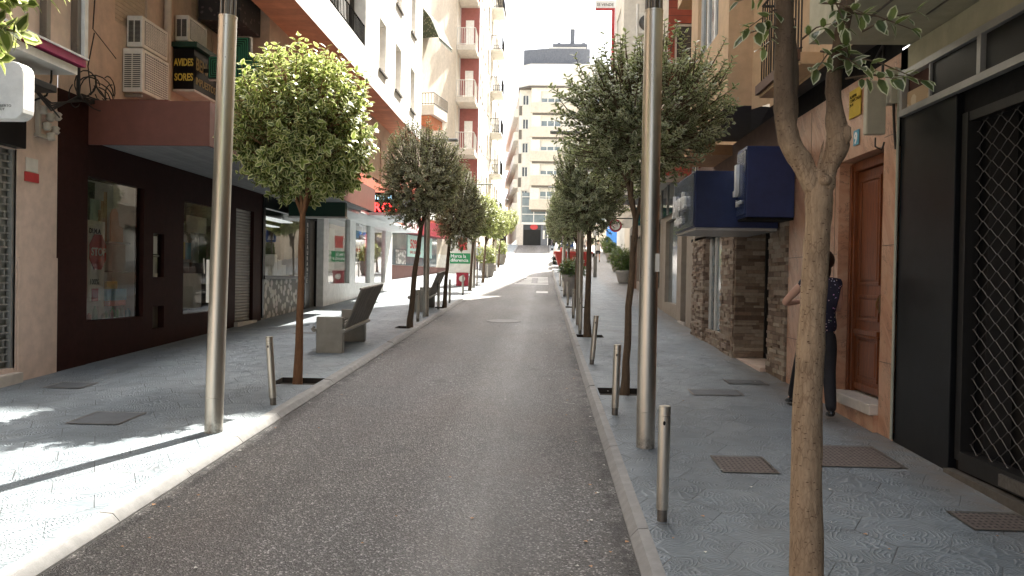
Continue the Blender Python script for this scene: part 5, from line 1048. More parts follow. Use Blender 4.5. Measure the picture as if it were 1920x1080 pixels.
def bench(x0, y0, label):
    z = lambda y: pz(y); t = thing('bench', (x0,y0,pz(y0)), label, 'bench', 'steel benches facing the shops')
    L = 1.62
    for yy in (y0, y0+L-.12): MB().box(x0,x0+.41,yy,yy+.12,z(yy)-.03,z(yy)+.55).build('end_block', M['bench'], t, bevel=.008)
    sl = .0385
    def zz(y): return z(y0)+sl*(y-y0)
    m = MB()
    for i in range(5):
        a = x0-.02+i*.082; za = .385-.012*i
        m.add([(a,y0+.12,zz(y0+.12)+za),(a+.07,y0+.12,zz(y0+.12)+za),(a+.07,y0+L-.12,zz(y0+L)+za),(a,y0+L-.12,zz(y0+L)+za),(a,y0+.12,zz(y0+.12)+za+.03),(a+.07,y0+.12,zz(y0+.12)+za+.03),(a+.07,y0+L-.12,zz(y0+L)+za+.03),(a,y0+L-.12,zz(y0+L)+za+.03)], [(0,3,2,1),(4,5,6,7),(0,1,5,4),(1,2,6,5),(2,3,7,6),(3,0,4,7)])
    m.build('seat', M['slat'], t)
    m = MB(); m.tube([(x0-.035,y0-.0,zz(y0)+.33),(x0-.06,y0-.0,zz(y0)+.36),(x0-.03,y0+.02,zz(y0)+.40)], .022, 8); m.tube([(x0-.03,y0-.02,zz(y0)+.34),(x0-.03,y0+L,zz(y0+L)+.34)], .026, 8); m.tube([(x0+.43,y0-.05,zz(y0)+.34),(x0+.44,y0+L+.03,zz(y0+L)+.36)], .032, 10); m.build('rail', M['bench'], t)
    # back panels: two wide slatted leaves tilted towards the road
    for (a,b) in ((y0+.08,y0+.80),(y0+.86,y0+L-.02)):
        m = MB(); n = 4
        for i in range(n):
            p, q = a+(b-a)*i/n+.006, a+(b-a)*(i+1)/n-.006
            lo = Vector((x0+.40,0,.36)); hi = Vector((x0+.66,0,.98)); d = Vector((.025,0,-.012))
            vs = [(lo.x,p,zz(p)+lo.z),(lo.x,q,zz(q)+lo.z),(hi.x,q,zz(q)+hi.z),(hi.x,p,zz(p)+hi.z)]; vs += [(v[0]+d.x,v[1],v[2]+d.z) for v in vs]
            m.add(vs, [(0,1,2,3),(7,6,5,4),(0,4,5,1),(1,5,6,2),(2,6,7,3),(3,7,4,0)])
        m.build('back_panel', M['slat'], t)
    m = MB()
    for yy in (y0+.06,y0+.83,y0+L-.02): m.tube([(x0+.36,yy,zz(yy)+.30),(x0+.42,yy,zz(yy)+.36),(x0+.69,yy,zz(yy)+.99)], .014, 6)
    m.tube([(x0+.67,y0+.02,zz(y0)+.985),(x0+.67,y0+L+.02,zz(y0+L)+.985)], .017, 8); m.build('back_frame', M['bench'], t)
bench(-3.45,11.93,'nearer steel bench with tilted slatted back on the left pavement'); bench(-3.35,19.9,'second bench farther up the left pavement beside a tree')
# advertising panel
mp = thing('advertising_panel', (-3.3,33,pz(33)), 'upright street advertising panel with green banner and red base', 'advertising panel')
z = pz(33); MB().box(-3.95,-2.85,32.9,33.1,z+.5,z+2.6).build('frame', M['white_metal'], mp, bevel=.02); MB().box(-3.90,-2.90,32.88,32.899,z+.56,z+2.54).build('poster', M['paper'], mp)
MB().box(-3.90,-3.05,32.865,32.879,z+.93,z+1.36).build('green_band', M['greenb'], mp); text('Marca la\ndiferencia', .19, (-3.87,32.862,z+1.18), X_, -Y_, M['white_l'], mp, extrude=.002, bold=.003)
MB().box(-3.55,-3.2,32.86,32.878,z+1.5,z+2.0).build('red_figure', M['red'], mp); MB().box(-3.62,-3.12,32.8,33.15,z,z+.55).build('red_base', M['darkred'], mp, bevel=.01)
m = MB(); m.lathe((0,0,0), [(0,0),(.13,0),(.13,.01),(0,.01)], 16, smooth=False); m.v = [(-3.37+v[0],32.79-v[2],z+.3+v[1]) for v in m.v]; m.build('emblem', M['paper'], mp)
# road signs on posts
xs_ = thing('crossing_sign', (.85,38.6,pz(38.6)), 'blue and white pedestrian crossing sign on a post before the red skip', 'road sign')
z = pz(38.6); MB().tube([(1.18,38.6,z),(1.18,38.6,z+2.35)], .03, 8).build('post', M['grey_metal'], xs_); MB().box(.86,1.46,38.54,38.56,z+1.65,z+2.3).build('plate', M['bluesign'], xs_)
MB().add([(.93,38.535,z+1.76),(1.39,38.535,z+1.76),(1.16,38.535,z+2.24),(.93,38.53,z+1.76),(1.39,38.53,z+1.76),(1.16,38.53,z+2.24)], [(0,2,1),(3,4,5),(0,1,4,3),(1,2,5,4),(2,0,3,5)]).build('triangle', M['white_l'], xs_)
m = MB(); m.ball((1.16,38.525,z+2.08), (.03,.004,.03), 8); m.tube([(1.16,38.524,z+2.04),(1.15,38.524,z+1.93)], .018, 5); m.tube([(1.15,38.524,z+1.93),(1.20,38.524,z+1.81)], .013, 5); m.tube([(1.15,38.524,z+1.93),(1.10,38.524,z+1.81)], .013, 5); m.build('walking_figure', M['blackm'], xs_)
pp = thing('signpost', (2.9,45,pz(45)), 'thin grey post standing on the right pavement left of the walking woman', 'post')
z = pz(42); pp.location = (2.75,42,z); W[pp] = Vector(pp.location); MB().tube([(2.75,42,z),(2.75,42,z+2.7)], .035, 8).build('post', M['grey_metal'], pp); MB().box(2.6,2.9,41.95,41.98,z+2.2,z+2.65).build('plate', M['white_metal'], pp)
MB().box(2.66,2.84,41.9,42.1,z,z+1.1).build('post_sleeve', M['steel_dk'], pp)

# ------------------------------------------------------------------ trees
LEAF_N = [((0,0,0),0),((.30,0,.03),.0),((.66,0,.02),.0),((1,0,-.06),.9),((.30,.26,.07),1),((.66,.23,.05),1),((.30,-.26,.07),1),((.66,-.23,.05),1)]
FACE_N = [(0,1,4),(1,2,5,4),(2,3,5),(0,6,1),(6,7,2,1),(7,3,2)]
LEAF_F = [((0,0,0),.2),((.5,0,.0),.0),((1,0,-.05),.8),((.5,.29,.05),1),((.5,-.29,.05),1)]
FACE_F = [(0,1,3),(1,2,3),(0,4,1),(4,2,1)]
def add_leaf(m, att, p, d, up, L, near):
    d = d.normalized(); s = d.cross(up)
    if s.length < 1e-4: s = d.cross(X_)
    s.normalize(); n = s.cross(d)
    T, F = (LEAF_N, FACE_N) if near else (LEAF_F, FACE_F)
    m.add([p+d*(a[0][0]*L)+s*(a[0][1]*L*1.05)+n*(a[0][2]*L) for a in T], F); att += [a[1] for a in T]
def crown_mesh(seed, n, near, leafL, up=.35, spiky=.25, per=7, shootL=.32, ragged=.12):
    """unit crown: shoots ending on a lumpy ellipsoid, leaves in pairs along each shoot"""
    rg = random.Random(seed); m = MB(); att = []; tw = MB()
    lumps = [(Vector((rg.gauss(0,1),rg.gauss(0,1),rg.gauss(0,1))).normalized(), rg.uniform(-.30,.26)) for _ in range(16)]
    for i in range(n):
        zc = 1-2*(i+.5)/n; a = i*2.399963+rg.uniform(-.3,.3); rr = math.sqrt(max(0,1-zc*zc)); d = Vector((rr*math.cos(a), rr*math.sin(a), zc))
        R_ = 1+sum(w_*max(0,(d.dot(l)-.55))*2.2 for l,w_ in lumps)+rg.uniform(-ragged,ragged)
        depth = rg.random(); R_ *= (1-.42*depth**2.2)
        tip = d*R_; g = (d*.9+Vector((rg.uniform(-.4,.4),rg.uniform(-.4,.4),up+rg.uniform(-.2,.3)))).normalized()
        sl = shootL*rg.uniform(.7,1.2)
        if d.z > .35 and rg.random() < spiky: g = (g+Z_*1.2).normalized(); tip = tip+g*rg.uniform(.1,.25); sl *= 1.35
        base = tip-g*sl; ax = g.cross(X_ if abs(g.x) < .8 else Y_).normalized(); bx = g.cross(ax); k0 = rg.uniform(0,6)
        tw.tube([base-g*.12-d*.06, base+g*sl*.5, tip], [.010,.006,.003], 3, cap=False)
        for k in range(per):
            t = (k+.6)/per; p = base+g*(sl*t)
            for q in (0, math.pi):
                an = k0+k*1.57+q; o = ax*math.cos(an)+bx*math.sin(an)
                dd = (o*rg.uniform(.75,1.1)+g*rg.uniform(.25,.8)*(1 if t < .8 else 1.6)+Z_*rg.uniform(-.35,.1)).normalized()
                add_leaf(m, att, p, dd, (g+Vector((rg.uniform(-.5,.5),rg.uniform(-.5,.5),rg.uniform(0,.7)))).normalized(), leafL*rg.uniform(.7,1.2)*(1-.25*abs(t-.5)), near)
    m.att = att; return m.mesh('leaves'), tw.mesh('twigs')
CR = {
 'A': crown_mesh(1, 820, True, .122, per=7, spiky=.6, ragged=.10, shootL=.30), 'B': crown_mesh(2, 980, True, .084, up=.5, per=7, spiky=.4, ragged=.2, shootL=.28),
 'C': crown_mesh(3, 1150, False, .078, per=6, shootL=.22), 'D': crown_mesh(4, 900, False, .10, per=6, spiky=.3, shootL=.24)}
def branchy(m, p0, r0, p1, r1, rg, n=5, wob=.03, seg=8):
    pts = []; rs = []
    p0 = Vector(p0); p1 = Vector(p1)
    for i in range(n+1):
        t = i/n; q = p0.lerp(p1, t)
        if 0 < i < n: q += Vector((rg.uniform(-wob,wob),rg.uniform(-wob,wob),0))
        pts.append(q); rs.append(r0+(r1-r0)*t)
    m.tube(pts, rs, seg); return pts
def tree(x, y, label, crown, cc, cr, r=.05, fork=None, leafm='leaf', barkm='bark_dk', rot=0, seed=1, lean_pts=None):
    z = pz(y)-.07; t = thing('clipped_tree', (x,y,z), label, 'tree', 'clipped round street trees in square pits')
    rg = random.Random(seed); m = MB(); cc = Vector(cc); fk = Vector(fork) if fork else Vector((x*.5+cc.x*.5, y*.5+cc.y*.5, cc.z-cr[2]*.95))
    pts = [Vector((x,y,z))]+[Vector(p) for p in (lean_pts or [])]+[fk]
    full = []; rad = []
    for i in range(len(pts)-1):
        for k in range(5):
            tt = k/5; full.append(pts[i].lerp(pts[i+1], tt)+Vector((rg.uniform(-.008,.008),rg.uniform(-.008,.008),0)))
    full.append(pts[-1]); n = len(full)
    for i in range(n): f = i/(n-1); rad.append(r*(1.28 if i == 0 else 1.12 if i == 1 else 1)*(1-.30*f)*(1+rg.uniform(-.03,.03)))
    m.tube(full, rad, 14); m.build('trunk', M[barkm], t)
    m = MB(); nb = 6
    for k in range(nb):
        a = k*2*math.pi/nb+rg.uniform(-.4,.4); el = rg.uniform(.25,.95)
        e = cc+Vector((math.cos(a)*cr[0]*.62*el, math.sin(a)*cr[1]*.62*el, cr[2]*rg.uniform(-.15,.45)))
        b = branchy(m, fk-Vector((0,0,.03)), r*.55, e, r*.16, rg, 5, .04, 7)
        for j in range(3):
            s_ = b[rg.randint(2,4)]; e2 = s_+Vector((rg.uniform(-.5,.5)*cr[0],rg.uniform(-.5,.5)*cr[1],rg.uniform(.1,.6)*cr[2])); branchy(m, s_, r*.22, e2, r*.07, rg, 3, .03, 5)
    m.build('branches', M[barkm], t)
    for nm, me, mt in (('crown', CR[crown][0], leafm), ('twigs', CR[crown][1], barkm)):
        key = me.name+mt
        if key not in MC: c = me.copy(); c.materials.append(M[mt]); MC[key] = c
        o = bpy.data.objects.new(nm, MC[key]); col.objects.link(o); o.parent = t; o.location = cc-W[t]; o.scale = cr; o.rotation_euler = (0,0,rot); W[o] = W[t]
    return t
MC = {}
tree(-2.93,9.39,'first left tree with the big round yellow-green variegated crown', 'A', (-2.89,9.45,3.40), (.84,.84,.85), .047, (-2.90,9.4,2.45), 'leaf', 'bark_or', 0, 1)
tree(-2.70,15.98,'second left tree leaning towards the shops with a grey-green crown', 'C', (-2.47,16.0,3.80), (.84,.84,.84), .062, (-2.50,16.0,2.7), 'leaf_dk', 'bark_dk', 1, 2, [(-2.62,15.98,1.7)])
tree(-2.67,21.4,'third left tree with a dark oval crown beside the second bench', 'C', (-2.30,21.4,3.65), (.68,.68,.92), .058, (-2.55,21.4,2.75), 'leaf_dk', 'bark_dk', 2.2, 3, [(-2.62,21.4,1.9)])
for i,(y,r_,s) in enumerate(((29.9,.78,'fourth left tree, partly sunlit, just before the advertising panel'),(35.6,.72,'fifth left tree in full sun past the advertising panel'),(43.0,.72,'sixth left tree in full sun with a twin stem'),(50.0,.74,'seventh left tree, pale in the sun above the planters'),(57.0,.74,'last left tree nearest the junction'))):
    x = treesL[3+i][0]; tree(x,y,s,'D',(x+.25,y,pz(y)+2.85),(r_,r_,.95),.06,(x+.1,y,pz(y)+1.75),'leaf','bark_dk',i*1.3,10+i)
tree(-2.95,3.05,'tree at the upper left corner whose leafy branches enter the view', 'A', (-2.98,3.1,3.20), (.80,.86,.85), .05, (-2.95,3.1,2.2), 'leaf', 'bark', .8, 7)
# right row
tree(.97,9.17,'second right tree with wide grey-green crown behind the steel pole', 'B', (1.12,9.35,3.66), (.95,.95,.70), .046, (1.06,9.2,2.42), 'leaf_grey', 'bark_dk', .5, 21, [(1.0,9.17,1.4)])
tree(.86,15.04,'third right tree with dark dense crown', 'B', (.84,15.05,3.55), (.74,.74,.82), .062, (.86,15.0,2.55), 'leaf_grey', 'bark_dk', 2, 22)
for i,(y,s) in enumerate(((22.5,'fourth right tree partly hidden behind the third'),(30.9,'fifth right tree by the concrete planter'),(38.0,'sixth right tree before the red skip'),(46.0,'last right tree beside the parked white car'))):
    x = treesR[3+i][0]; tree(x,y,s,'C' if i%2 else 'D',(x-.10,y,pz(y)+2.9),(.78,.78,.95),.05,(x,y,pz(y)+1.8),'leaf_grey','bark_dk',i*1.7,30+i)
# nearest tree: custom trunk with two heavy limbs
T0 = thing('clipped_tree', (1.335,3.90,pz(3.9)-.07), 'nearest tree with thick tan forked trunk in front of the wooden door', 'tree', 'clipped round street trees in square pits')
rg = random.Random(77); m = MB()
def smooth(pts, rad, sub=4):
    P = [Vector(p) for p in pts]; out = []; ro = []
    for i in range(len(P)-1):
        a = P[max(i-1,0)]; b = P[i]; c = P[i+1]; d = P[min(i+2,len(P)-1)]
        for k in range(sub):
            t = k/sub; out.append(.5*((2*b)+(c-a)*t+(2*a-5*b+4*c-d)*t*t+(3*b-a-3*c+d)*t**3)); ro.append(rad[i]+(rad[i+1]-rad[i])*t)
    out.append(P[-1]); ro.append(rad[-1]); return out, ro
def limb(m, pts, rad, n=18, nz=.05):
    p, r_ = smooth(pts, rad, 5); b = len(m.v); m.tube(p, r_, n)
    for i in range(b, len(m.v)):
        v = Vector(m.v[i]); c = p[min((i-b)//n, len(p)-1)]; d = v-c; f = noise.noise(v*9)*nz*1.6+noise.noise(v*28)*nz*.7; m.v[i] = tuple(c+d*(1+f*1.6))
limb(m, [(1.325,3.90,.10),(1.335,3.96,.35),(1.345,4.03,1.0),(1.36,4.03,1.6),(1.372,4.02,1.95),(1.374,4.02,2.12),(1.374,4.02,2.27)], [.092,.080,.074,.063,.061,.067,.058], 24)
limb(m, [(1.385,4.02,2.10),(1.345,4.02,2.20),(1.29,4.02,2.30),(1.235,4.02,2.40),(1.20,4.02,2.55),(1.19,4.02,2.75),(1.185,4.02,3.0),(1.165,4.05,3.3),(1.12,4.15,3.7)], [.035,.055,.056,.052,.050,.048,.046,.04,.03], 18, .08)
limb(m, [(1.365,4.02,2.10),(1.39,4.01,2.19),(1.42,4.01,2.29),(1.452,4.0,2.40),(1.436,3.99,2.56),(1.427,3.99,2.72),(1.447,3.98,2.88),(1.48,3.97,3.12),(1.56,3.9,3.6)], [.035,.052,.052,.052,.040,.037,.036,.033,.025], 18, .12)
limb(m, [(1.235,4.06,2.5),(1.25,4.12,2.72),(1.245,4.16,3.0),(1.22,4.25,3.5)], [.034,.040,.038,.026], 14, .1)
m.ball((1.478,3.965,2.44), (.030,.035,.05), 12, 0, .14, rg); m.ball((1.385,3.965,2.215), (.034,.03,.03), 10, 0, .12, rg); m.ball((1.335,3.972,.62), (.02,.012,.03), 8, 0, .1, rg)
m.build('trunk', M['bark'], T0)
m = MB()
for k in range(10):
    a = k*.65; e = Vector((1.42+.7*math.cos(a)*rg.uniform(.4,1),4.05+.7*math.sin(a)*rg.uniform(.4,1),rg.uniform(3.6,4.6))); s_ = Vector((1.2,4.2,3.6)) if k%2 else Vector((1.6,3.92,3.5)); branchy(m, s_, .024, e, .007, rg, 4, .04, 6)
lv = MB(); att = []
def spray(p, d, L, nl, leafL=.088):
    d = Vector(d).normalized(); p = Vector(p); e = p+d*L; mid = p+d*L*.5+Z_*.02; m.tube([p, mid, e], [.006,.004,.002], 5, cap=False)
    ax = d.cross(X_ if abs(d.x) < .8 else Y_).normalized(); bx = d.cross(ax); k0 = rg.uniform(0,3)
    for k in range(nl):
        t = (k+1)/nl; q = p+d*(L*t)
        for s in (0, math.pi):
            an = k0+k*1.57+s; o = ax*math.cos(an)+bx*math.sin(an); dd = (o+d*(.5 if k < nl-1 else 1.3)+Z_*rg.uniform(-.55,-.05)).normalized()
            add_leaf(lv, att, q, dd, (Z_+Vector((rg.uniform(-.5,.5),rg.uniform(-.8,.2),0))).normalized(), leafL*rg.uniform(.75,1.15), True)
for (p,d,L,n_) in (((1.45,4.0,2.85),(.62,-.2,-.28),.40,5),((1.47,3.98,3.05),(.6,-.1,-.2),.32,4),((1.50,3.98,2.75),(-.25,-.5,.25),.20,4),((1.46,4.0,2.9),(-.35,-.35,-.35),.30,4),((1.48,3.98,2.72),(.35,-.4,-.1),.25,3),((1.26,4.08,3.05),(-.35,-.2,-.35),.28,4),((1.24,4.08,3.2),(-.5,-.1,-.15),.30,4),((1.24,4.0,3.3),(-.6,-.3,.0),.25,4),((1.35,4.0,3.1),(.3,-.3,-.2),.25,4),((1.38,4.02,3.2),(.1,-.3,-.5),.32,5),((1.3,4.1,2.95),(.3,-.5,.1),.18,4),((1.52,3.98,2.72),(.8,-.1,.02),.24,4),((1.55,3.97,2.95),(.7,-.1,.25),.26,4),((1.36,4.0,2.86),(.35,-.4,-.3),.24,4),((1.24,4.06,3.12),(-.45,-.25,-.3),.34,5),((1.22,4.05,3.0),(-.5,-.2,-.15),.26,4)):
    spray(p,d,L,n_)
for i in range(330):
    a = rg.uniform(0,6.28); u = rg.uniform(-.55,1); rr = math.sqrt(1-min(1,abs(u))**2); q = Vector((1.42+.85*rr*math.cos(a)*rg.uniform(.5,1),4.05+.85*rr*math.sin(a)*rg.uniform(.5,1),4.05+.75*u)); 
    if q.z < 3.42 and (Vector((q.x-1.4,q.y-4,0)).length < .0): continue
    if q.y < 3.7 and q.z < 3.5: continue
    spray(q,(q-Vector((1.42,4.05,3.6)))+Z_*.3,.22,4,.08)
m.build('branches', M['bark'], T0); lv.att = att; lv.build('crown', M['leaf_near'], T0)

# ------------------------------------------------------------------ planters and shrubs
SHR = crown_mesh(9, 260, False, .16, per=5, shootL=.3, spiky=.4)
def planter(x, y, label, r=.36, h=.5, sh=(.45,.45,.42), leafm='shrub', z=None):
    z = pz(y); t = thing('planter', (x,y,z), label, 'planter', 'round concrete planters')
    MB().lathe((x,y,z), [(r*.62,0),(r*.70,.05),(r*.95,h*.75),(r,h*.8),(r,h),(r*.88,h),(r*.85,h*.9)], 20).build('bowl', M['concrete'], t)
    s_ = thing('shrub', (x,y,z+h*.9), label.replace('planter','planter shrub',1).replace('concrete','leafy'), 'shrub', 'shrubs in the round planters')
    for nm, me, mt in (('foliage', SHR[0], leafm), ('stems', SHR[1], 'bark_dk')):
        key = me.name+mt
        if key not in MC: c = me.copy(); c.materials.append(M[mt]); MC[key] = c
        o = bpy.data.objects.new(nm, MC[key]); col.objects.link(o); o.parent = s_; o.location = (0,0,sh[2]*.75); o.scale = sh; o.rotation_euler = (0,0,x*7+y)
planter(1.02,27.6,'concrete planter at the right kerb beside the fifth tree', .36, .75, (.50,.50,.40))
for i,(x,y,s) in enumerate(((3.85,37.3,'nearest concrete planter against the right shopfronts'),(4.5,47.8,'second concrete planter against the right side'),(5.1,59.5,'third concrete planter against the right side'),(5.5,69,'farthest concrete planter against the right side'))): planter(x,y,s,.45,.6,(.6,.6,.6))
for i,(x,y,s) in enumerate(((-2.85,40.5,'sunlit concrete planter at the left kerb, nearer one'),(-2.9,53.5,'sunlit concrete planter at the left kerb, farther one'))): planter(x,y,s,.4,.7,(.55,.55,.6),'leaf')

# ------------------------------------------------------------------ red skip and cars
sk = thing('skip', (1.9,51,pz(51)), 'red rubble skip with debris in front of the white car', 'skip')
z = pz(51); lo, hi = (1.0,2.75), (.72,3.12)
m = MB(); vs = [(lo[0],50.7,z+.12),(lo[1],50.7,z+.12),(lo[1],52.6,z+.12),(lo[0],52.6,z+.12),(hi[0],50.3,z+1.0),(hi[1],50.3,z+1.0),(hi[1],53.0,z+1.0),(hi[0],53.0,z+1.0)]
m.add(vs, [(0,3,2,1),(0,1,5,4),(1,2,6,5),(2,3,7,6),(3,0,4,7)]); m.box(hi[0]-.05,hi[1]+.05,50.25,50.33,z+.93,z+1.02).box(hi[0]-.05,hi[0]+.03,50.33,53,z+.93,z+1.02).box(hi[1]-.03,hi[1]+.05,50.33,53,z+.93,z+1.02); m.build('body', M['skipred'], sk)
m = MB(); 
for xx in (1.25,1.85,2.45): m.box(xx,xx+.06,50.42,50.5,z+.3,z+.93)
m.build('ribs', M['skipred'], sk); MB().box(3.17,3.3,51,51.5,z+.7,z+.95).box(1.1,2.6,50.8,52.5,z,z+.12).build('lifting_lug', M['iron'], sk)
rg = random.Random(31); m = MB()
for i in range(26): m.ball((rg.uniform(.95,2.95),rg.uniform(50.6,52.7),z+.92+rg.uniform(0,.22)), (rg.uniform(.08,.26),rg.uniform(.08,.26),rg.uniform(.05,.2)), 6, 0, .3, rg)
tag(m.build('rubble', M['concrete'], origin=(1.9,51.5,z+.95)), 'pale rubble and sacks heaped in the red skip', 'rubble', kind='stuff')
m = MB(); m.ball((1.25,50.75,z+1.12), (.2,.2,.18), 8, 0, .2, rg); tag(m.build('red_sack', M['skipred'], origin=(1.25,50.75,z+1)), 'red sack on the heap at the left end of the skip', 'sack')
def car(x, y, label, paint, L=4.0, w=1.72):
    t = thing('parked_car', (x,y,pz(y)), label, 'car', 'cars parked beyond the skip'); sl = .07
    Z = lambda yy, h: pz(y)+(yy-y)*sl+h
    prof = [(0,.30,.55),(.02,.55,.78),(.10,.95,.83),(.45,1.40,.66),(1.3,1.47,.68),(2.1,1.42,.68),(2.75,.98,.80),(3.7,.82,.80),(3.95,.60,.74),(4.0,.30,.6)]
    vs = []; n = 8
    for (yy,h,hw) in prof:
        Y = y+yy; hw *= w/2/.83; c = [(-w/2*.96,.25),(-w/2,.55),(-w/2*.98,min(h,.9)),(-hw,h),(hw,h),(w/2*.98,min(h,.9)),(w/2,.55),(w/2*.96,.25)]
        vs += [(x+a,Y,Z(Y,b)) for a,b in c]
    k = len(prof); fs = [(i*n+j,i*n+(j+1)%n,(i+1)*n+(j+1)%n,(i+1)*n+j) for i in range(k-1) for j in range(n)]+[tuple(range(n))[::-1],tuple(range((k-1)*n,k*n))]
    m = MB(); m.add(vs, fs, 0, True); b = m.build('body', M[paint], t)
    def q(a,b_,c,d): return [(x+p[0],y+p[1],Z(y+p[1],p[2])) for p in (a,b_,c,d)]
    MB().add(q((-.60,.10,.98),(.60,.10,.98),(.52,.40,1.36),(-.52,.40,1.36)), [(0,1,2,3)]).build('rear_window', M['glass_dk'], t)
    for s in (-1,1):
        MB().add(q((s*.82,.35,.95),(s*.82,2.5,.95),(s*.70,2.05,1.36),(s*.72,.6,1.36)), [(0,1,2,3)]).build('side_window', M['glass_dk'], t)
        MB().box(x+s*.70-.09,x+s*.70+.09,y-.02,y+.06,Z(y,.68),Z(y,.93)).build('tail_light', M['tail'], t, bevel=.02)
        MB().ball((x+s*.93,y+2.35,Z(y+2.35,1.0)), (.09,.06,.07), 8).build('mirror', M['blackm'], t)
        for yy in (.72,3.2):
            m = MB(); m.lathe((0,0,0), [(.18,-.1),(.30,-.1),(.31,-.06),(.31,.06),(.30,.1),(.18,.1)], 18); m.v = [(x+s*.78+v[2],y+yy+v[0],Z(y+yy,.31)+v[1]) for v in m.v]; wh = m.build('wheel', M['tyre'], t)
            m = MB(); m.lathe((0,0,0), [(0,-.105),(.18,-.105),(.18,.105),(0,.105)], 14); m.v = [(x+s*.78+v[2],y+yy+v[0],Z(y+yy,.31)+v[1]) for v in m.v]; m.build('rim', M['grey_metal'], wh)
    MB().box(x-.26,x+.26,y-.03,y-.005,Z(y,.5),Z(y,.61)).build('number_plate', M['white'], t)
    MB().box(x-.84,x+.84,y-.06,y+.04,Z(y,.33),Z(y,.50)).build('bumper', M['blackm'], t, bevel=.03)
    return t
car(1.55,54.2,'white hatchback seen from behind the red skip','carw'); car(1.75,60.5,'dark car parked ahead of the white hatchback','black')

# ------------------------------------------------------------------ people
def skin(verts, edges, rad, root=0, sub=2):
    me = bpy.data.meshes.new('sk'); me.from_pydata([tuple(v) for v in verts], edges, []); o = bpy.data.objects.new('sk', me); col.objects.link(o)
    mod = o.modifiers.new('s', 'SKIN'); mod.use_smooth_shade = True
    for i, r_ in enumerate(rad):
        s = me.skin_vertices[0].data[i]; s.radius = r_ if isinstance(r_, tuple) else (r_, r_); s.use_root = (i == root)
    if sub: ss = o.modifiers.new('d', 'SUBSURF'); ss.levels = sub; ss.render_levels = sub
    dg = bpy.context.evaluated_depsgraph_get(); dg.update(); out = bpy.data.meshes.new_from_object(o.evaluated_get(dg)); bpy.data.objects.remove(o); return out
def person(loc, yaw, label, pose, mats, S=1.0, hairstyle='bun', shorts=False, hatted=False, fingers=True, female=True, sleeveless=True):
    """pose: dict of joint positions in local metres for a 1.65 m figure facing +Y"""
    t = thing('person', loc, label, 'person'); J = {k: Vector(v) for k, v in pose.items()}
    Rz = Matrix.Rotation(yaw, 3, 'Z')
    def tr(me): 
        for v in me.vertices: v.co = Rz @ (v.co*S)
        me.update()
    def put(nm, me, mat):
        tr(me); me.materials.clear(); me.materials.append(M[mat])
        for p in me.polygons: p.use_smooth = True
        o = bpy.data.objects.new(nm, me); col.objects.link(o); o.parent = t; W[o] = W[t]; return o
    names = ['pelvis','waist','chest','neckb','neck','headb','head','crown']; V = [J[n] for n in names]; rad = [(.13,.10),(.115,.085),(.135,.095),(.07,.06),(.047,.047),(.062,.07),(.077,.092),(.055,.065)]
    E = [(i,i+1) for i in range(7)]
    def chain(start, ks, rs):
        a = start
        for k, r_ in zip(ks, rs): V.append(J[k]); rad.append(r_); E.append((a, len(V)-1)); a = len(V)-1
        return a
    hands = []
    for s in 'lr':
        chain(0, ['hip'+s,'knee'+s,'ankle'+s,'toe'+s], [.088,.055,.036,(.035,.026)])
        h = chain(2, ['sho'+s,'elb'+s,'wri'+s,'palm'+s], [.052,.037,.024,(.033,.016)]); hands.append((s, h))
    if fingers:
        for s, h in hands:
            pm = J['palm'+s]; d = (J['palm'+s]-J['wri'+s]).normalized(); side = d.cross(Y_ if abs(d.y) < .7 else X_).normalized(); fw = side.cross(d)
            for k, (off, L) in enumerate(((-.027,.058),(-.009,.068),(.009,.064),(.027,.050))):
                a = pm+side*off+d*.028; b = a+d*L*.55+fw*.006; c = b+d*L*.45+fw*.022
                V.append(a); rad.append(.0088); E.append((h, len(V)-1)); V.append(b); rad.append(.0082); E.append((len(V)-2, len(V)-1)); V.append(c); rad.append(.007); E.append((len(V)-2, len(V)-1))
            a = pm-side*.034-d*.01; b = a-side*.014+d*.03+fw*.012; V.append(a); rad.append(.011); E.append((h, len(V)-1)); V.append(b); rad.append(.009); E.append((len(V)-2, len(V)-1))
    put('body', skin(V, E, rad), mats['skin'])
    # face
    H = J['head']; fwd = (J['nose']-H); fwd.z = 0; fwd.normalize(); sd_ = fwd.cross(Z_)
    m = MB(); m.ball(H+fwd*.098-Z_*.015, (.013,.018,.02), 8); 
    for s in (-1,1): m.ball(H+sd_*s*.078-Z_*.01, (.012,.02,.03), 8)
    put('nose_and_ears', m.mesh('f'), mats['skin']); m = MB()
    for s in (-1,1): m.ball(H+fwd*.084+sd_*s*.032+Z_*.012, (.011,.009,.007), 8)
    m.ball(H+fwd*.083-Z_*.055, (.024,.008,.007), 8); put('eyes_and_mouth', m.mesh('e'), mats['hair'])
    # hair
    rg = random.Random(3); m = MB(); hc = H-fwd*.018+Z_*.028; m.ball(hc, (.093,.104,.102), 18, 0, .02, rg)
    m.v = [tuple(Vector(v) if not ((Vector(v)-H).dot(fwd) > .045 and v[2] < H.z+.045) else H+(Vector(v)-H)*.72) for v in m.v]
    if hairstyle == 'long': m.ball(H-fwd*.055-Z_*.07, (.075,.055,.12), 14, 0, .03, rg)
    if hairstyle == 'bun': m.ball(H-fwd*.105+Z_*.02, (.045,.045,.045), 12, 0, .03, rg)
    put('hair', m.mesh('h'), mats['hair'])
    if hatted:
        m = MB(); m.lathe(H+Z_*.05, [(.17,0),(.17,.012),(.10,.02),(.095,.10),(.05,.12),(0,.12)], 18); put('hat', m.mesh('hat'), 'hat')
    # top
    V2 = [J['pelvis']+Z_*(-.10), J['pelvis'].lerp(J['waist'],.5), J['waist'], J['chest'], J['neckb']]; r2 = [(.190,.145),(.180,.135),(.148,.112),(.163,.125),(.075,.068)]; E2 = [(0,1),(1,2),(2,3),(3,4)]
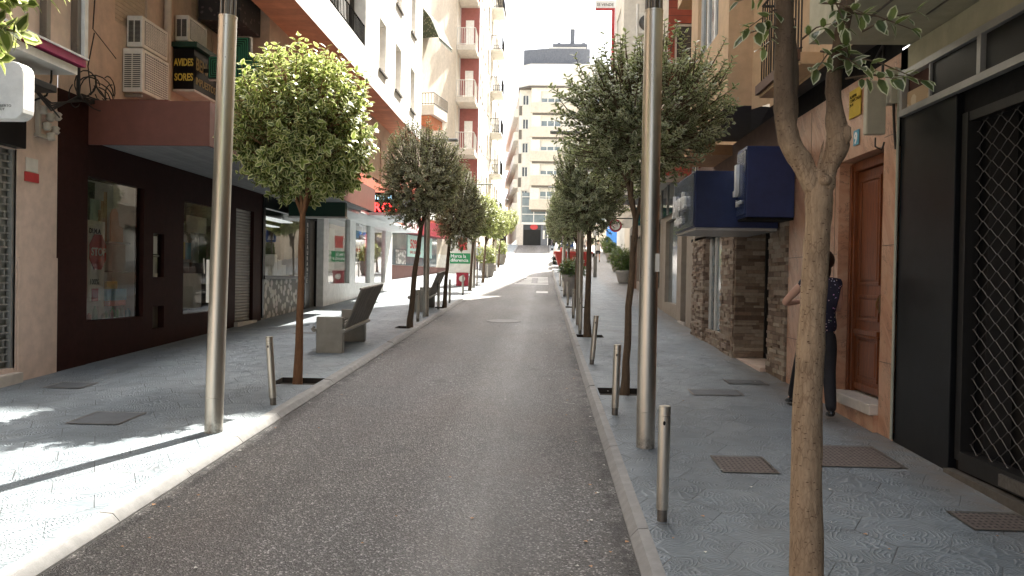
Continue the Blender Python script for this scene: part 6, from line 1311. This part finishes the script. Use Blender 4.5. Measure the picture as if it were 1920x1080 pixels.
    for s in 'lr':
        a = len(V2); V2.append(J['sho'+s]); r2.append(.066 if sleeveless else .07); E2.append((3,a))
        V2.append(J['sho'+s].lerp(J['elb'+s], .22 if sleeveless else .75)); r2.append(.056 if sleeveless else .055); E2.append((a,a+1))
    put('top', skin(V2, E2, r2), mats['top'])
    # trousers or shorts
    V3 = [J['pelvis']+Z_*.09, J['pelvis']-Z_*.06]; r3 = [(.150,.115),(.165,.130)]; E3 = [(0,1)]
    for s in 'lr':
        a = len(V3); V3.append(J['hip'+s]-Z_*.02); r3.append(.104); E3.append((1,a))
        if shorts: V3.append(J['hip'+s].lerp(J['knee'+s],.75)); r3.append(.083); E3.append((a,a+1))
        else: 
            V3.append(J['knee'+s]); r3.append(.070); E3.append((a,a+1)); V3.append(J['ankle'+s].lerp(J['knee'+s],-.06)); r3.append(.055); E3.append((a+1,a+2))
    put('trousers' if not shorts else 'shorts', skin(V3, E3, r3), mats['legs'])
    for s in 'lr':
        a, b = J['ankle'+s], J['toe'+s]; d = (b-a).normalized(); V4 = [a-d*.035-Z_*.03, a.lerp(b,.35)-Z_*.02, a.lerp(b,.8)-Z_*.005, b+d*.035-Z_*.0]
        put('shoe', skin(V4, [(0,1),(1,2),(2,3)], [(.040,.042),(.043,.036),(.044,.030),(.030,.020)]), mats['shoe'])
    return t
walk = dict(pelvis=(0,0,.90),waist=(0,.01,1.04),chest=(0,.01,1.24),neckb=(0,.0,1.37),neck=(0,.0,1.42),headb=(0,.02,1.47),head=(0,.03,1.54),crown=(0,.02,1.61),nose=(0,.13,1.53),
 hipl=(-.085,0,.86),kneel=(-.09,.17,.50),anklel=(-.09,.24,.10),toel=(-.10,.38,.05), hipr=(.085,0,.86),kneer=(.085,-.03,.47),ankler=(.085,-.28,.14),toer=(.085,-.17,.035),
 shol=(-.165,0,1.34),elbl=(-.22,-.06,1.07),wril=(-.22,.06,.86),palml=(-.22,.09,.79), shor=(.165,0,1.34),elbr=(.22,.03,1.07),wrir=(.23,.12,.85),palmr=(.23,.15,.78))
main = dict(walk); main.update(anklel=(-.16,.52,.12),toel=(-.18,.66,.06),kneel=(-.13,.30,.50),hipl=(-.09,.02,.86),ankler=(.08,-.22,.10),toer=(.09,-.09,.04),kneer=(.09,-.03,.48),
 elbl=(-.335,.10,1.13),wril=(-.17,.26,1.14),palml=(-.10,.29,1.17), elbr=(.20,.10,1.09),wrir=(.10,.28,1.05),palmr=(.05,.31,1.08), head=(.05,.04,1.545),headb=(.03,.02,1.47),neck=(.02,.0,1.42),crown=(.05,.02,1.61),nose=(.10,.13,1.53))
person((2.79,8.05,pz(8.05)), R(-8), 'woman in navy floral top and black trousers seen from behind the nearest tree', main, dict(skin='skin',hair='hair',top='floral',legs='trouser',shoe='shoe'), 1.0, 'long')
person((4.0,58.0,pz(58)), R(0), 'woman in pale printed blouse and dark shorts walking away up the right pavement', walk, dict(skin='skin',hair='hair',top='check',legs='trouser',shoe='shoe'), 1.0, 'bun', shorts=True, fingers=True, sleeveless=False)
w2 = dict(walk); person((-3.72,45.5,pz(45.5)), R(0), 'man in pale shirt and hat walking away on the sunny left pavement', w2, dict(skin='skin',hair='hair',top='shirt',legs='greyt',shoe='shoe'), 1.05, 'short', hatted=True, sleeveless=False)
person((1.05,79.0,gz(79)+.02), R(75), 'person in pale shirt crossing by the dark door at the street end', w2, dict(skin='skin',hair='hair',top='shirt',legs='greyt',shoe='shoe'), 1.03, 'short', sleeveless=False)
person((3.35,66.0,pz(66)), R(180), 'person in light clothes coming down the right pavement far off', w2, dict(skin='skin',hair='hair',top='check',legs='greyt',shoe='shoe'), 1.02, 'short', sleeveless=False)
